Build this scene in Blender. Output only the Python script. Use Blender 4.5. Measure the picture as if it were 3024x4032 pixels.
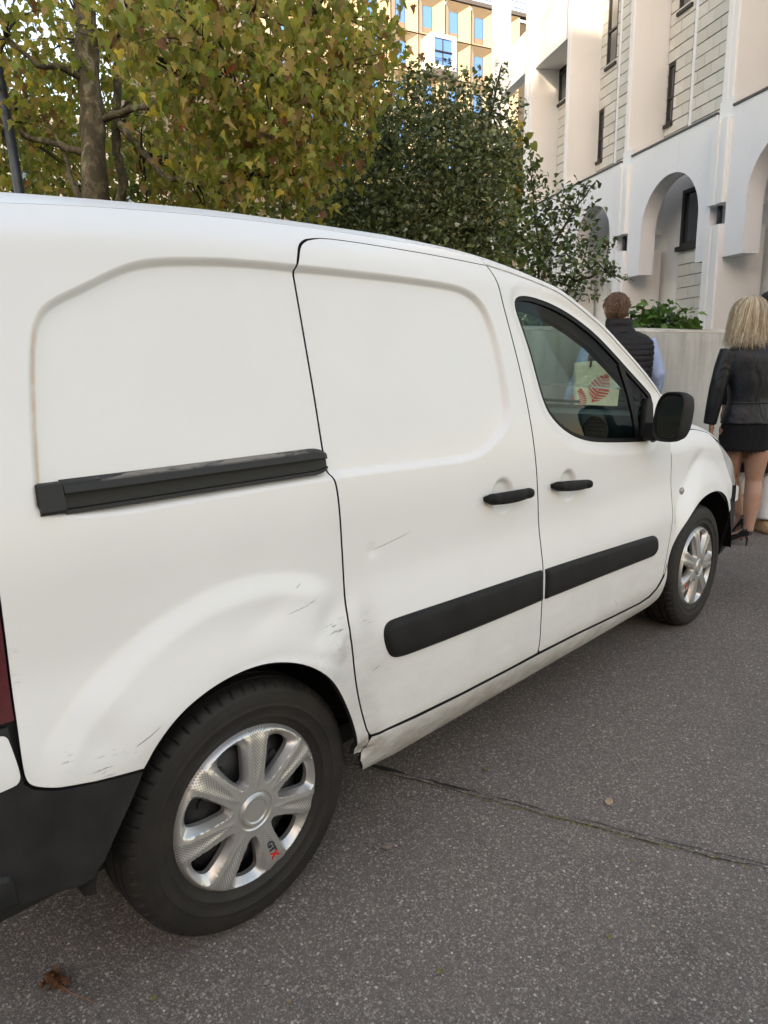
import bpy, bmesh, math, random
import numpy as np
from mathutils import Vector, Matrix
from mathutils.geometry import delaunay_2d_cdt

random.seed(7); RNG = np.random.default_rng(11)
scene = bpy.context.scene
for o in list(bpy.data.objects):
    bpy.data.objects.remove(o)

# ------------------------------------------------------------------ camera
CAM = Vector((-0.8374, -1.2480, 1.3585))
YAW, PITCH, ROLL = 0.7889, 0.2103, -0.0170
_f = Vector((math.sin(YAW)*math.cos(PITCH), math.cos(YAW)*math.cos(PITCH), -math.sin(PITCH)))
_r = Vector((math.cos(YAW), -math.sin(YAW), 0)); _u = _r.cross(_f)
_c, _s = math.cos(ROLL), math.sin(ROLL)
R_, U_ = _c*_r + _s*_u, -_s*_r + _c*_u
cam_d = bpy.data.cameras.new('camera')
cam_d.sensor_fit = 'VERTICAL'; cam_d.sensor_height = 36.0; cam_d.lens = 36.0*2763.08/4032
cam_d.clip_start = 0.05; cam_d.clip_end = 2000
cam = bpy.data.objects.new('camera', cam_d); scene.collection.objects.link(cam)
cam.matrix_world = Matrix(((R_.x, U_.x, -_f.x, CAM.x), (R_.y, U_.y, -_f.y, CAM.y), (R_.z, U_.z, -_f.z, CAM.z), (0, 0, 0, 1)))
scene.camera = cam

# ------------------------------------------------------------------ sky, sun, exposure
SUN_AZ = Vector((-0.79, -0.61, 0)).normalized()      # towards the sun, in plan
SUN_EL = math.radians(14)
world = bpy.data.worlds.new('World'); scene.world = world; world.use_nodes = True
wn = world.node_tree.nodes; wl = world.node_tree.links; wn.clear()
sky = wn.new('ShaderNodeTexSky'); sky.sky_type = 'NISHITA'; sky.sun_disc = False
sky.sun_elevation = SUN_EL; sky.sun_rotation = math.atan2(SUN_AZ.x, SUN_AZ.y)
sky.air_density = 1.0; sky.dust_density = 1.2; sky.ozone_density = 0.6; sky.altitude = 100
tint = wn.new('ShaderNodeMix'); tint.data_type = 'RGBA'; tint.blend_type = 'MULTIPLY'; tint.inputs[0].default_value = 1.0
tint.inputs[7].default_value = (1.0, 0.820, 0.672, 1)   # camera white balance of a warm evening picture
bg = wn.new('ShaderNodeBackground'); bg.inputs[1].default_value = 0.15
wo = wn.new('ShaderNodeOutputWorld')
wl.new(sky.outputs[0], tint.inputs[6]); wl.new(tint.outputs[2], bg.inputs[0]); wl.new(bg.outputs[0], wo.inputs[0])
sun_d = bpy.data.lights.new('sun', 'SUN'); sun_d.energy = 2.0; sun_d.angle = math.radians(0.5); sun_d.color = (1.0, 0.80, 0.55)
sun = bpy.data.objects.new('sun', sun_d); scene.collection.objects.link(sun)
_sd = Vector((SUN_AZ.x*math.cos(SUN_EL), SUN_AZ.y*math.cos(SUN_EL), math.sin(SUN_EL)))
sun.rotation_euler = _sd.to_track_quat('Z', 'Y').to_euler(); sun.location = _sd*60
vs = scene.view_settings
vs.view_transform = 'Standard'; vs.look = 'None'; vs.gamma = 1; vs.exposure = 2.44; vs.use_curve_mapping = False
scene.render.engine = 'CYCLES'
scene.cycles.max_bounces = 7; scene.cycles.transparent_max_bounces = 12; scene.cycles.diffuse_bounces = 4
scene.cycles.use_denoising = True
scene.cycles.caustics_reflective = False; scene.cycles.caustics_refractive = False

# ------------------------------------------------------------------ helpers
COL = scene.collection
def tag(o, label=None, cat=None, group=None, kind=None):
    if label: o['label'] = label
    if cat: o['category'] = cat
    if group: o['group'] = group
    if kind: o['kind'] = kind
    return o
def empty(name, loc=(0, 0, 0), rz=0, parent=None):
    o = bpy.data.objects.new(name, None); COL.objects.link(o); o.location = loc; o.rotation_euler = (0, 0, rz)
    o.empty_display_size = 0.1
    if parent: o.parent = parent
    return o
def mesh(name, V, Fc, smooth=False, normals=None, attrs=None, mat_idx=None):
    me = bpy.data.meshes.new(name)
    me.from_pydata([tuple(map(float, v)) for v in V], [], [tuple(int(i) for i in f) for f in Fc])
    if attrs:
        for k, a in attrs.items():
            a = np.asarray(a, dtype=np.float32)
            if a.ndim == 1:
                at = me.attributes.new(k, 'FLOAT', 'POINT'); at.data.foreach_set('value', a)
            else:
                at = me.attributes.new(k, 'FLOAT_COLOR', 'POINT')
                if a.shape[1] == 3: a = np.concatenate([a, np.ones((len(a), 1), np.float32)], 1)
                at.data.foreach_set('color', np.ascontiguousarray(a).ravel())
    if mat_idx is not None:
        me.polygons.foreach_set('material_index', np.asarray(mat_idx, dtype=np.int32))
    if smooth or normals is not None:
        me.polygons.foreach_set('use_smooth', np.ones(len(me.polygons), dtype=bool))
    me.update()
    if normals is not None:
        me.normals_split_custom_set_from_vertices([tuple(map(float, n)) for n in normals])
    return me
def obj(name, me, mat=None, parent=None, loc=None):
    o = bpy.data.objects.new(name, me); COL.objects.link(o)
    if mat is not None and len(me.materials) == 0:
        for m in (mat if isinstance(mat, (list, tuple)) else [mat]): me.materials.append(m)
    if parent: o.parent = parent
    if loc is not None: o.location = loc
    return o
class MB:
    """collects shapes for one mesh"""
    def __init__(s): s.V = []; s.F = []
    def add(s, V, Fc):
        n = len(s.V); s.V += [tuple(v) for v in V]; s.F += [tuple(i+n for i in f) for f in Fc]; return s
    def box(s, a, b, bev=0.0):
        x0, y0, z0 = (min(a[i], b[i]) for i in range(3)); x1, y1, z1 = (max(a[i], b[i]) for i in range(3))
        if bev <= 0:
            V = [(x, y, z) for z in (z0, z1) for y in (y0, y1) for x in (x0, x1)]
            return s.add(V, [(0, 2, 3, 1), (4, 5, 7, 6), (0, 1, 5, 4), (2, 6, 7, 3), (0, 4, 6, 2), (1, 3, 7, 5)])
        bm = bmesh.new(); r = bmesh.ops.create_cube(bm, size=1)
        for v in bm.verts: v.co = Vector(((x0+x1)/2+v.co.x*(x1-x0), (y0+y1)/2+v.co.y*(y1-y0), (z0+z1)/2+v.co.z*(z1-z0)))
        bmesh.ops.bevel(bm, geom=bm.edges[:], offset=bev, segments=2, affect='EDGES', profile=0.5)
        bm.verts.index_update()
        s.add([v.co[:] for v in bm.verts], [[v.index for v in f.verts] for f in bm.faces]); bm.free(); return s
    def loft(s, rings, close=True, cap=True):
        n = len(rings[0]); V = [tuple(p) for r in rings for p in r]; Fc = []
        for i in range(len(rings)-1):
            for j in range(n if close else n-1):
                k = (j+1) % n; Fc.append((i*n+j, i*n+k, (i+1)*n+k, (i+1)*n+j))
        if cap and close:
            Fc.append(tuple(range(n-1, -1, -1))); Fc.append(tuple((len(rings)-1)*n+j for j in range(n)))
        return s.add(V, Fc)
    def tube(s, path, rad, seg=8, ref=(0, 0, 1), ell=(1, 1)):
        P = [Vector(p) for p in path]
        if not hasattr(rad, '__len__'): rad = [rad]*len(P)
        rings = []; u = None
        for i, p in enumerate(P):
            t = (P[min(i+1, len(P)-1)]-P[max(i-1, 0)]).normalized()
            if u is None:
                rf = Vector(ref)
                if abs(t.dot(rf)) > .95: rf = Vector((1, 0, 0))
                u = (rf - t*rf.dot(t)).normalized()
            else:
                u = (u - t*u.dot(t)).normalized()
            w = t.cross(u)
            rings.append([p+(u*math.cos(2*math.pi*k/seg)*ell[0]+w*math.sin(2*math.pi*k/seg)*ell[1])*rad[i] for k in range(seg)])
        return s.loft(rings)
    def ball(s, c, r, seg=14, rot=None):
        if not hasattr(r, '__len__'): r = (r, r, r)
        V = []; Fc = []; n = seg; m = seg//2+1
        for i in range(m+1):
            th = math.pi*i/m
            for j in range(n):
                ph = 2*math.pi*j/n
                p = Vector((r[0]*math.sin(th)*math.cos(ph), r[1]*math.sin(th)*math.sin(ph), r[2]*math.cos(th)))
                if rot is not None: p = rot @ p
                V.append(Vector(c)+p)
        for i in range(m):
            for j in range(n):
                k = (j+1) % n; Fc.append((i*n+j, (i+1)*n+j, (i+1)*n+k, i*n+k))
        return s.add(V, Fc)
    def build(s, name, mat, parent=None, smooth=False, loc=None, clean=True, autosmooth=None):
        me = mesh(name, s.V, s.F, smooth)
        bm = bmesh.new(); bm.from_mesh(me)
        if clean: bmesh.ops.remove_doubles(bm, verts=bm.verts, dist=1e-5)
        bmesh.ops.recalc_face_normals(bm, faces=bm.faces); bm.to_mesh(me); bm.free()
        if autosmooth is not None:
            me.polygons.foreach_set('use_smooth', np.ones(len(me.polygons), dtype=bool)); me.set_sharp_from_angle(angle=math.radians(autosmooth))
        return obj(name, me, mat, parent, loc)
def copy_tree(o, parent=None):
    c = o.copy(); COL.objects.link(c); c.parent = parent
    for ch in list(o.children): copy_tree(ch, c)
    return c

# ------------------------------------------------------------------ materials
class NT:
    def __init__(s, name):
        s.m = bpy.data.materials.new(name); s.m.use_nodes = True; s.t = s.m.node_tree; s.n = s.t.nodes; s.n.clear()
        s.out = s.n.new('ShaderNodeOutputMaterial')
    def N(s, ty, **kw):
        n = s.n.new(ty)
        for k, v in kw.items(): setattr(n, k, v)
        return n
    def L(s, a, b): s.t.links.new(a, b)
    def val(s, sock, v):
        if hasattr(v, 'is_output'): s.L(v, sock)
        elif hasattr(v, '__len__') and len(v) == 3 and sock.type == 'RGBA': sock.default_value = (*v, 1)
        else: sock.default_value = v
    def bsdf(s, col=(.5, .5, .5), rough=.5, metal=0., spec=.5, coat=0., coat_r=.05, normal=None, trans=0., sub=0., emit=None):
        b = s.N('ShaderNodeBsdfPrincipled')
        s.val(b.inputs['Base Color'], col); s.val(b.inputs['Roughness'], rough); s.val(b.inputs['Metallic'], metal)
        s.val(b.inputs['Specular IOR Level'], spec); s.val(b.inputs['Coat Weight'], coat); s.val(b.inputs['Coat Roughness'], coat_r)
        if normal is not None: s.L(normal, b.inputs['Normal'])
        s.L(b.outputs[0], s.out.inputs[0]); return b
    def coord(s, kind='Object'): return s.N('ShaderNodeTexCoord').outputs[kind]
    def mapping(s, vec, scale=(1, 1, 1), rot=(0, 0, 0), loc=(0, 0, 0)):
        m = s.N('ShaderNodeMapping'); s.L(vec, m.inputs[0]); m.inputs['Scale'].default_value = scale; m.inputs['Rotation'].default_value = rot; m.inputs['Location'].default_value = loc
        return m.outputs[0]
    def noise(s, vec, scale=5., detail=4., rough=.55, dist=0.):
        n = s.N('ShaderNodeTexNoise'); s.L(vec, n.inputs['Vector']); n.inputs['Scale'].default_value = scale; n.inputs['Detail'].default_value = detail
        n.inputs['Roughness'].default_value = rough; n.inputs['Distortion'].default_value = dist; return n.outputs[0]
    def voro(s, vec, scale=5., feature='F1', rand=1.0, dim='3D'):
        n = s.N('ShaderNodeTexVoronoi', feature=feature); n.voronoi_dimensions = dim; s.L(vec, n.inputs['Vector']); n.inputs['Scale'].default_value = scale
        n.inputs['Randomness'].default_value = rand; return n
    def ramp(s, fac, stops, interp='LINEAR'):
        r = s.N('ShaderNodeValToRGB'); r.color_ramp.interpolation = interp; el = r.color_ramp.elements
        while len(el) < len(stops): el.new(.5)
        for e, (p, c) in zip(el, stops):
            e.position = p; e.color = (*c, 1) if hasattr(c, '__len__') else (c, c, c, 1)
        s.L(fac, r.inputs[0]); return r.outputs[0]
    def mix(s, fac, a, b, blend='MIX'):
        m = s.N('ShaderNodeMix', data_type='RGBA', blend_type=blend)
        s.val(m.inputs[0], fac); s.val(m.inputs[6], a); s.val(m.inputs[7], b); return m.outputs[2]
    def math(s, op, a, b=0., c=None, clamp=False):
        m = s.N('ShaderNodeMath', operation=op); m.use_clamp = clamp
        s.val(m.inputs[0], a); s.val(m.inputs[1], b)
        if c is not None: s.val(m.inputs[2], c)
        return m.outputs[0]
    def mrange(s, v, a, b, c=0., d=1.):
        m = s.N('ShaderNodeMapRange'); s.val(m.inputs[0], v); m.inputs[1].default_value = a; m.inputs[2].default_value = b; m.inputs[3].default_value = c; m.inputs[4].default_value = d
        return m.outputs[0]
    def bump(s, h, strength=.3, dist=.01, normal=None):
        b = s.N('ShaderNodeBump'); b.inputs['Strength'].default_value = strength; b.inputs['Distance'].default_value = dist; s.L(h, b.inputs['Height'])
        if normal is not None: s.L(normal, b.inputs['Normal'])
        return b.outputs[0]
    def attr(s, name, out=2):
        a = s.N('ShaderNodeAttribute', attribute_name=name); return a.outputs[out]
    def sep(s, vec):
        n = s.N('ShaderNodeSeparateXYZ'); s.L(vec, n.inputs[0]); return n.outputs
def simple(name, col, rough=.5, metal=0., spec=.5, coat=0., bump=0., bscale=200., var=0., vscale=4.):
    t = NT(name); co = t.coord()
    c = col
    if var > 0:
        n = t.noise(co, vscale, 5, .6)
        c = t.mix(t.mrange(n, .35, .65), tuple(x*(1-var) for x in col), tuple(min(1, x*(1+var)) for x in col))
    nm = t.bump(t.noise(co, bscale, 3), bump, .002) if bump > 0 else None
    t.bsdf(c, rough, metal, spec, coat, normal=nm); return t.m
M = {}
def van_paint():
    t = NT('van white paint'); co = t.coord()
    big = t.noise(co, 2.2, 5, .6); fine = t.noise(co, 60, 4, .7); speck = t.noise(co, 420, 2, .5)
    col = t.mix(t.mrange(big, .3, .75), (.82, .81, .79), (.78, .77, .75))
    col = t.mix(t.math('MULTIPLY', t.mrange(speck, .72, .80), .18), col, (.45, .40, .34))
    # road dirt on the lower body: grey film with its own streaky shape
    dirt = t.attr('dirt')
    streak = t.noise(t.mapping(co, (5, 5, 12)), 1.0, 8, .75)
    dm = t.math('MULTIPLY', dirt, t.mrange(streak, .18, .62), clamp=True)
    col = t.mix(t.math('MULTIPLY', dm, .85), col, (.33, .30, .26))
    # scuffs: dark broken lines
    sc = t.attr('scuff')
    ln = t.noise(t.mapping(co, (16, 16, 130), (0, .33, 0)), 1.0, 6, .75, .3)
    sm = t.math('MULTIPLY', t.mrange(sc, .05, .8), t.mrange(ln, .58, .66), clamp=True)
    col = t.mix(sm, col, (.10, .095, .09))
    ru = t.attr('rust')
    rm = t.math('MULTIPLY', ru, t.mrange(t.noise(co, 30, 4), .25, .6), clamp=True)
    col = t.mix(t.math('MULTIPLY', rm, .8), col, (.62, .38, .13))
    ro = t.mrange(t.math('ADD', t.math('MULTIPLY', fine, .4), t.math('MULTIPLY', dm, .6)), 0, 1, .36, .75)
    nm = t.bump(t.noise(co, 700, 2), .05, .0006)
    nm = t.bump(t.noise(co, 5, 2), .10, .004, nm)
    t.bsdf(col, ro, 0, .5, .22, .16, nm); return t.m
M['paint'] = van_paint()
M['black_plastic'] = simple('black textured plastic', (.013, .0125, .0125), .58, spec=.22, bump=.25, bscale=900, var=.25, vscale=9)
M['grey_plastic'] = simple('weathered bumper plastic', (.021, .0205, .021), .6, spec=.25, bump=.3, bscale=700, var=.4, vscale=5)
M['rubber_seal'] = simple('window rubber', (.006, .006, .006), .6, spec=.25)
M['jamb'] = simple('dark door gap', (.006, .006, .006), .7)
M['trim'] = simple('dark cabin trim', (.022, .024, .027), .6, bump=.2, bscale=500)
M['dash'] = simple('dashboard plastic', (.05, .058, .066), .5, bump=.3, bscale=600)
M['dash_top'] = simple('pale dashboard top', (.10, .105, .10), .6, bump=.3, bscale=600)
M['steel_dark'] = simple('dark steel wheel', (.02, .02, .021), .55, .3, var=.5, vscale=14)
M['rust_steel'] = simple('rusty brake', (.16, .075, .035), .8, .2, var=.5, vscale=25)
M['chrome'] = simple('mirror glass', (.75, .77, .78), .03, 1.0)
def glass(name, tintc, ior=1.5, extra=.0):
    t = NT(name); tr = t.N('ShaderNodeBsdfTransparent'); tr.inputs[0].default_value = (*tintc, 1)
    gl = t.N('ShaderNodeBsdfGlossy'); gl.inputs['Roughness'].default_value = .02
    fr = t.N('ShaderNodeFresnel'); fr.inputs[0].default_value = ior
    co = t.coord(); nz = t.noise(co, 3.0, 2); t.L(t.bump(nz, .02, .01), gl.inputs['Normal'])
    mx = t.N('ShaderNodeMixShader'); t.L(t.math('ADD', fr.outputs[0], extra), mx.inputs[0]); t.L(tr.outputs[0], mx.inputs[1]); t.L(gl.outputs[0], mx.inputs[2]); t.L(mx.outputs[0], t.out.inputs[0]); return t.m
M['glass'] = glass('green tinted window glass', (.50, .64, .56), 1.22)
M['screen'] = glass('windscreen glass', (.80, .88, .84), 1.22)
M['lens_clear'] = simple('headlight lens', (.55, .56, .55), .08, coat=1.0)
def red_lens():
    t = NT('red tail light lens'); co = t.coord()
    w = t.noise(t.mapping(co, (1, 1, 60)), 1.0, 2)
    t.bsdf(t.mix(w, (.055, .004, .006), (.12, .009, .013)), .08, 0, .5, 1.0, .03); return t.m
M['red'] = red_lens()
def tyre_mat():
    t = NT('tyre rubber'); co = t.coord()
    n = t.noise(co, 12, 6, .65); d = t.noise(co, 160, 3, .6)
    col = t.mix(t.mrange(n, .35, .7), (.011, .0095, .0085), (.024, .020, .017))
    col = t.mix(t.mrange(d, .62, .8, 0, .5), col, (.07, .06, .05))
    t.bsdf(col, .62, 0, .4, normal=t.bump(d, .25, .002)); return t.m
M['tyre'] = tyre_mat()
def cover_mat():
    t = NT('silver wheel cover'); co = t.coord()
    f = t.noise(co, 900, 2); big = t.noise(co, 20, 4)
    col = t.mix(big, (.50, .485, .465), (.60, .585, .56))
    t.bsdf(col, t.mrange(f, .3, .7, .30, .38), .72, .5, .2, .12); return t.m
M['cover'] = cover_mat()
def checker_mat():
    t = NT('checkered wheel cover print')
    uv = t.attr('uvp', 1); s = t.sep(uv)
    a = t.math('FLOOR', t.math('MULTIPLY', s[0], 1.0)); b = t.math('FLOOR', t.math('MULTIPLY', s[1], 1.0))
    ck = t.math('ABSOLUTE', t.math('MODULO', t.math('ADD', a, b), 2.0))
    t.bsdf(t.mix(ck, (.33, .315, .30), (.62, .605, .58)), t.mrange(ck, 0, 1, .42, .34), .6, .5, .1, .15); return t.m
M['checker'] = checker_mat()
M['red_print'] = simple('red lettering', (.55, .02, .02), .4)
M['dark_print'] = simple('dark lettering', (.03, .035, .04), .4)
def rail_mat():
    t = NT('sun-bleached rail plastic'); co = t.coord(); n = t.noise(t.mapping(co, (3, 9, 9)), 2, 6, .7, .4)
    w = t.attr('worn'); m = t.math('MULTIPLY', w, t.mrange(n, .42, .50), clamp=True)
    t.bsdf(t.mix(m, (.012, .0115, .011), (.20, .18, .155)), .6, normal=t.bump(n, .3, .003)); return t.m
M['rail'] = rail_mat()
M['amber'] = simple('indicator lens', (.26, .24, .21), .15, coat=1.0)
# ================================================================== VAN
VL = Vector((1.36, .905, 0))
van = empty('delivery_van', VL)
tag(van, 'white delivery van with dented side and black trim parked on the asphalt', 'van')
def herm(xk, yk, x):
    xk = np.asarray(xk, float); yk = np.asarray(yk, float); x = np.asarray(x, float)
    d = np.diff(yk)/np.diff(xk); m = np.zeros(len(xk)); m[0] = d[0]; m[-1] = d[-1]
    for i in range(1, len(xk)-1):
        a, b = xk[i]-xk[i-1], xk[i+1]-xk[i]; m[i] = (d[i-1]*b+d[i]*a)/(a+b)
        if d[i-1]*d[i] <= 0: m[i] = 0
    i = np.clip(np.searchsorted(xk, x)-1, 0, len(xk)-2); h = xk[i+1]-xk[i]; t = np.clip((x-xk[i])/h, -.5, 1.5)
    return (2*t**3-3*t**2+1)*yk[i]+(t**3-2*t**2+t)*h*m[i]+(-2*t**3+3*t**2)*yk[i+1]+(t**3-t**2)*h*m[i+1]
PV = [.10, .15, .20, .26, .34, .45, .56, .65, .72, .80, .9, 1.0, 1.1, 1.2, 1.4, 1.56, 1.605, 1.62, 1.65, 1.685, 1.74, 1.80, 1.88, 2.02, 2.22, 2.413]
PY = [.20, .14, .09, .040, .008, 0, 0, .003, .016, .030, .036, .041, .053, .071, .112, .1475, .158, .163, .180, .207, .243, .297, .374, .513, .712, .905]
PZ = [.10, .15, .20, .26, .34, .45, .56, .65, .72, .80, .9, 1.0, 1.1, 1.2, 1.4, 1.56, 1.605, 1.619, 1.647, 1.676, 1.706, 1.730, 1.746, 1.763, 1.778, 1.784]
tv = np.arange(.1, 2.4131, .002); ty = herm(PV, PY, tv); tz = herm(PV, PZ, tv)
# light smoothing keeps the section fair but leaves the roof crease readable
for _ in range(3):
    ty[1:-1] = (ty[:-2]+2*ty[1:-1]+ty[2:])/4; tz[1:-1] = (tz[:-2]+2*tz[1:-1]+tz[2:])/4
def sst(a, b, x):
    t = np.clip((np.asarray(x, float)-a)/(b-a), 0, 1); return t*t*(3-2*t)
def h1(x): return herm([-.72, -.37, -.11, .24, .73, 1.08, 1.5, 2.2], [-.055, -.024, -.008, 0, -.003, -.016, -.04, -.1], x)
def h2(x): return herm([-.72, -.32, -.19, .04, .415, .754, 1.105, 1.315, 1.55], [-.075, -.042, -.03, -.015, -.003, -.002, -.012, -.026, -.056], x)
def plan(x): return .10*np.maximum(0, (x-2.0)/1.4)**2.2+.04*np.maximum(0, (-.2-x)/.5)**2+.10*np.maximum(0, (-.62-x)/.11)**2.5
def resample(poly, ds, closed=True):
    P = np.asarray(poly, float); Q = np.vstack([P, P[:1]]) if closed else P
    L = np.hypot(*np.diff(Q, axis=0).T); out = []
    for i in range(len(Q)-1):
        n = max(1, int(math.ceil(L[i]/ds)))
        for k in range(n): out.append(Q[i]+(Q[i+1]-Q[i])*k/n)
    if not closed: out.append(Q[-1])
    return np.array(out)
def smooth_poly(poly, it=2):
    """Chaikin corner cutting of a closed outline"""
    P = np.asarray(poly, float)
    for _ in range(it):
        N = np.roll(P, -1, 0); P = np.stack([.75*P+.25*N, .25*P+.75*N], 1).reshape(-1, 2)
    return P
def smooth_open(poly, it=2):
    P = np.asarray(poly, float)
    for _ in range(it):
        Q = np.stack([.75*P[:-1]+.25*P[1:], .25*P[:-1]+.75*P[1:]], 1).reshape(-1, 2); P = np.vstack([P[:1], Q, P[-1:]])
    return [tuple(p) for p in P]
def seg_dist(poly, X, closed=True):
    P = np.asarray(poly, float); Q = np.roll(P, -1, 0) if closed else P[1:]
    if not closed: P = P[:-1]
    X = np.asarray(X, float); out = np.full(len(X), 1e9)
    for i in range(0, len(X), 4000):
        x = X[i:i+4000, None, :]; d = (Q-P)[None]; t = np.clip(((x-P[None])*d).sum(2)/np.maximum((d*d).sum(2), 1e-12), 0, 1)
        out[i:i+4000] = np.sqrt((((P[None]+d*t[..., None])-x)**2).sum(2)).min(1)
    return out
def inside(poly, X):
    P = np.asarray(poly, float); Q = np.roll(P, -1, 0); X = np.asarray(X, float); r = np.zeros(len(X), bool)
    for (ax, ay), (bx, by) in zip(P, Q):
        if ay == by: continue
        c = ((ay > X[:, 1]) != (by > X[:, 1])) & (X[:, 0] < (bx-ax)*(X[:, 1]-ay)/(by-ay)+ax); r ^= c
    return r
def sdist(poly, X):
    d = seg_dist(poly, X); return np.where(inside(poly, X), -d, d)
REC = smooth_poly([(-.405, 1.08), (-.397, 1.168), (-.383, 1.274), (-.370, 1.36), (-.359, 1.41), (-.347, 1.45), (-.327, 1.481), (-.299, 1.501), (-.242, 1.526), (-.172, 1.559), (-.12, 1.575), (-.067, 1.583), (.021, 1.588), (.104, 1.591), (.288, 1.592), (.54, 1.592), (.724, 1.592), (.871, 1.592), (.95, 1.586), (1.01, 1.564), (1.048, 1.521), (1.068, 1.462), (1.079, 1.375), (1.083, 1.283), (1.083, 1.209), (1.074, 1.172), (1.052, 1.144), (1.0, 1.110), (.925, 1.078), (.873, 1.067), (.8, 1.064), (.6, 1.070), (.3, 1.080), (0, 1.08)], 2)
WIN = smooth_poly([(1.277, 1.284), (1.259, 1.391), (1.231, 1.489), (1.214, 1.545), (1.225, 1.579), (1.275, 1.591), (1.359, 1.586), (1.476, 1.566), (1.595, 1.529), (1.734, 1.468), (1.859, 1.388), (1.992, 1.297), (2.102, 1.232), (2.158, 1.193), (2.141, 1.11), (2.118, 1.035), (2.09, 1.012), (2.02, 1.012), (1.654, 1.042), (1.517, 1.066), (1.409, 1.106), (1.329, 1.163), (1.297, 1.215)], 2)
def wob(x, v, k=1.0):
    return (np.sin(9.1*x*k+1.3)*np.sin(7.3*v*k+.4)+.6*np.sin(17.7*x*k-v*5.2)*np.sin(13.9*v*k+2.1)+.35*np.sin(31*x*k+11*v)*np.sin(27*v*k-6*x))
def crump(x, v):
    return np.sin(61*x+23*v)*np.sin(47*v-19*x+.7)+.7*np.sin(113*x-71*v+1)*np.sin(97*v+33*x)
def gau(x, v, cx, cv, rx, rv, rot=0.):
    dx, dv = x-cx, v-cv; c, s = math.cos(rot), math.sin(rot); a = (dx*c+dv*s)/rx; b = (-dx*s+dv*c)/rv
    return np.exp(-a*a-b*b)
def dispA(x, v):
    X = np.stack([x, v], 1); d = .00025*wob(x, v)
    m = (v > 1.0) & (x < 1.15) & (x > -.45)
    if m.any(): d[m] += .020*(1-sst(-.017, .002, sdist(REC, X[m])))
    r = np.hypot(x, v-.312); w = (1-sst(.17, .30, x))*sst(.42, .60, v)
    d -= (.015*(1-sst(.525, .588, r))+.005*(1-sst(.40, .58, r)))*w
    d -= .006*(1-sst(.372, .392, r))*(1-sst(.2, .31, x))*sst(.3, .45, v)          # rolled arch lip
    m = (x > 1.12) & (x < 2.3) & (v > .9)
    if m.any(): d[m] += .010*(1-sst(.004, .05, sdist(WIN, X[m])))
    for cx, cv in ((1.0, .935), (1.402, .915)):
        e = np.hypot((x-cx)/.060, (v-cv)/.058); d += .022*(1-sst(.66, 1.0, e))*(.75+.25*np.clip(1-e, 0, 1))
    # damage: crumpled quarter ahead of the wheel, dents in both doors
    d += .010*gau(x, v, .235, .735, .075, .040, .5)-.004*gau(x, v, .262, .668, .03, .03)
    d += .0032*crump(x, v)*gau(x, v, .262, .665, .04, .05)
    d += .0055*crump(x*.8, v)*gau(x, v, .335, .335, .05, .05)+.012*gau(x, v, .33, .33, .04, .03)
    d += .007*gau(x, v, .375, .66, .03, .10)+.004*gau(x, v, .43, .47, .05, .09)
    d += .004*gau(x, v, .41, .875, .02, .018)+.003*gau(x, v, 0.05, .80, .05, .03, .4)
    d += .006*gau(x, v, -.36, .66, .05, .04)
    return d
def A(x, v, off=0., disp=True):
    x = np.asarray(x, float); v = np.asarray(v, float)
    y = np.interp(v, tv, ty)+plan(x)+(dispA(x, v) if disp else 0)+off; z = np.interp(v, tv, tz)
    w1 = sst(1.25, 1.6, v); w2 = sst(1.6, 1.72, v)
    z = z+h1(np.minimum(x, 1.1))*w1*(1-w2)+h2(x)*w2
    return np.stack([x, y, z], 1)
def zh(x): return herm([2.2, 2.5, 2.7, 2.9, 3.1, 3.25, 3.4, 3.53, 3.6, 3.66], [1.055, 1.05, 1.040, 1.022, .975, .915, .835, .725, .64, .52], x)
def planF(x): return plan(x)+.16*np.maximum(0, (x-3.28)/.36)**2.6
def B(x, v, off=0.):
    """front wing and bonnet: the side section up to the shoulder, then rolling over to the bonnet"""
    x = np.asarray(x, float); v = np.asarray(v, float)
    z0 = zh(x)-.135; ys = np.interp(np.minimum(v, z0), tv, ty)+planF(x)
    th = np.clip((v-z0)/.24, 0, 1)*math.radians(78); e = np.maximum(0, v-z0-.24)
    y = ys+.17*(1-np.cos(th))+e; z = np.minimum(v, z0)+.135*np.sin(th)+.16*e*(1-e*.55)
    r = np.hypot(x-2.728, v-.312); d = .00025*wob(x, v)
    d = d-.030*(1-sst(.43, .555, r))*sst(.36, .5, v)*sst(2.26, 2.36, x)
    d += .008*gau(x, v, 2.62, .86, .10, .028, .35)-.004*gau(x, v, 2.66, .80, .1, .03, .35)+.004*gau(x, v, 2.34, .63, .03, .08)
    return np.stack([x, y+d+off, z], 1)
GRIDS = {}
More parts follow.
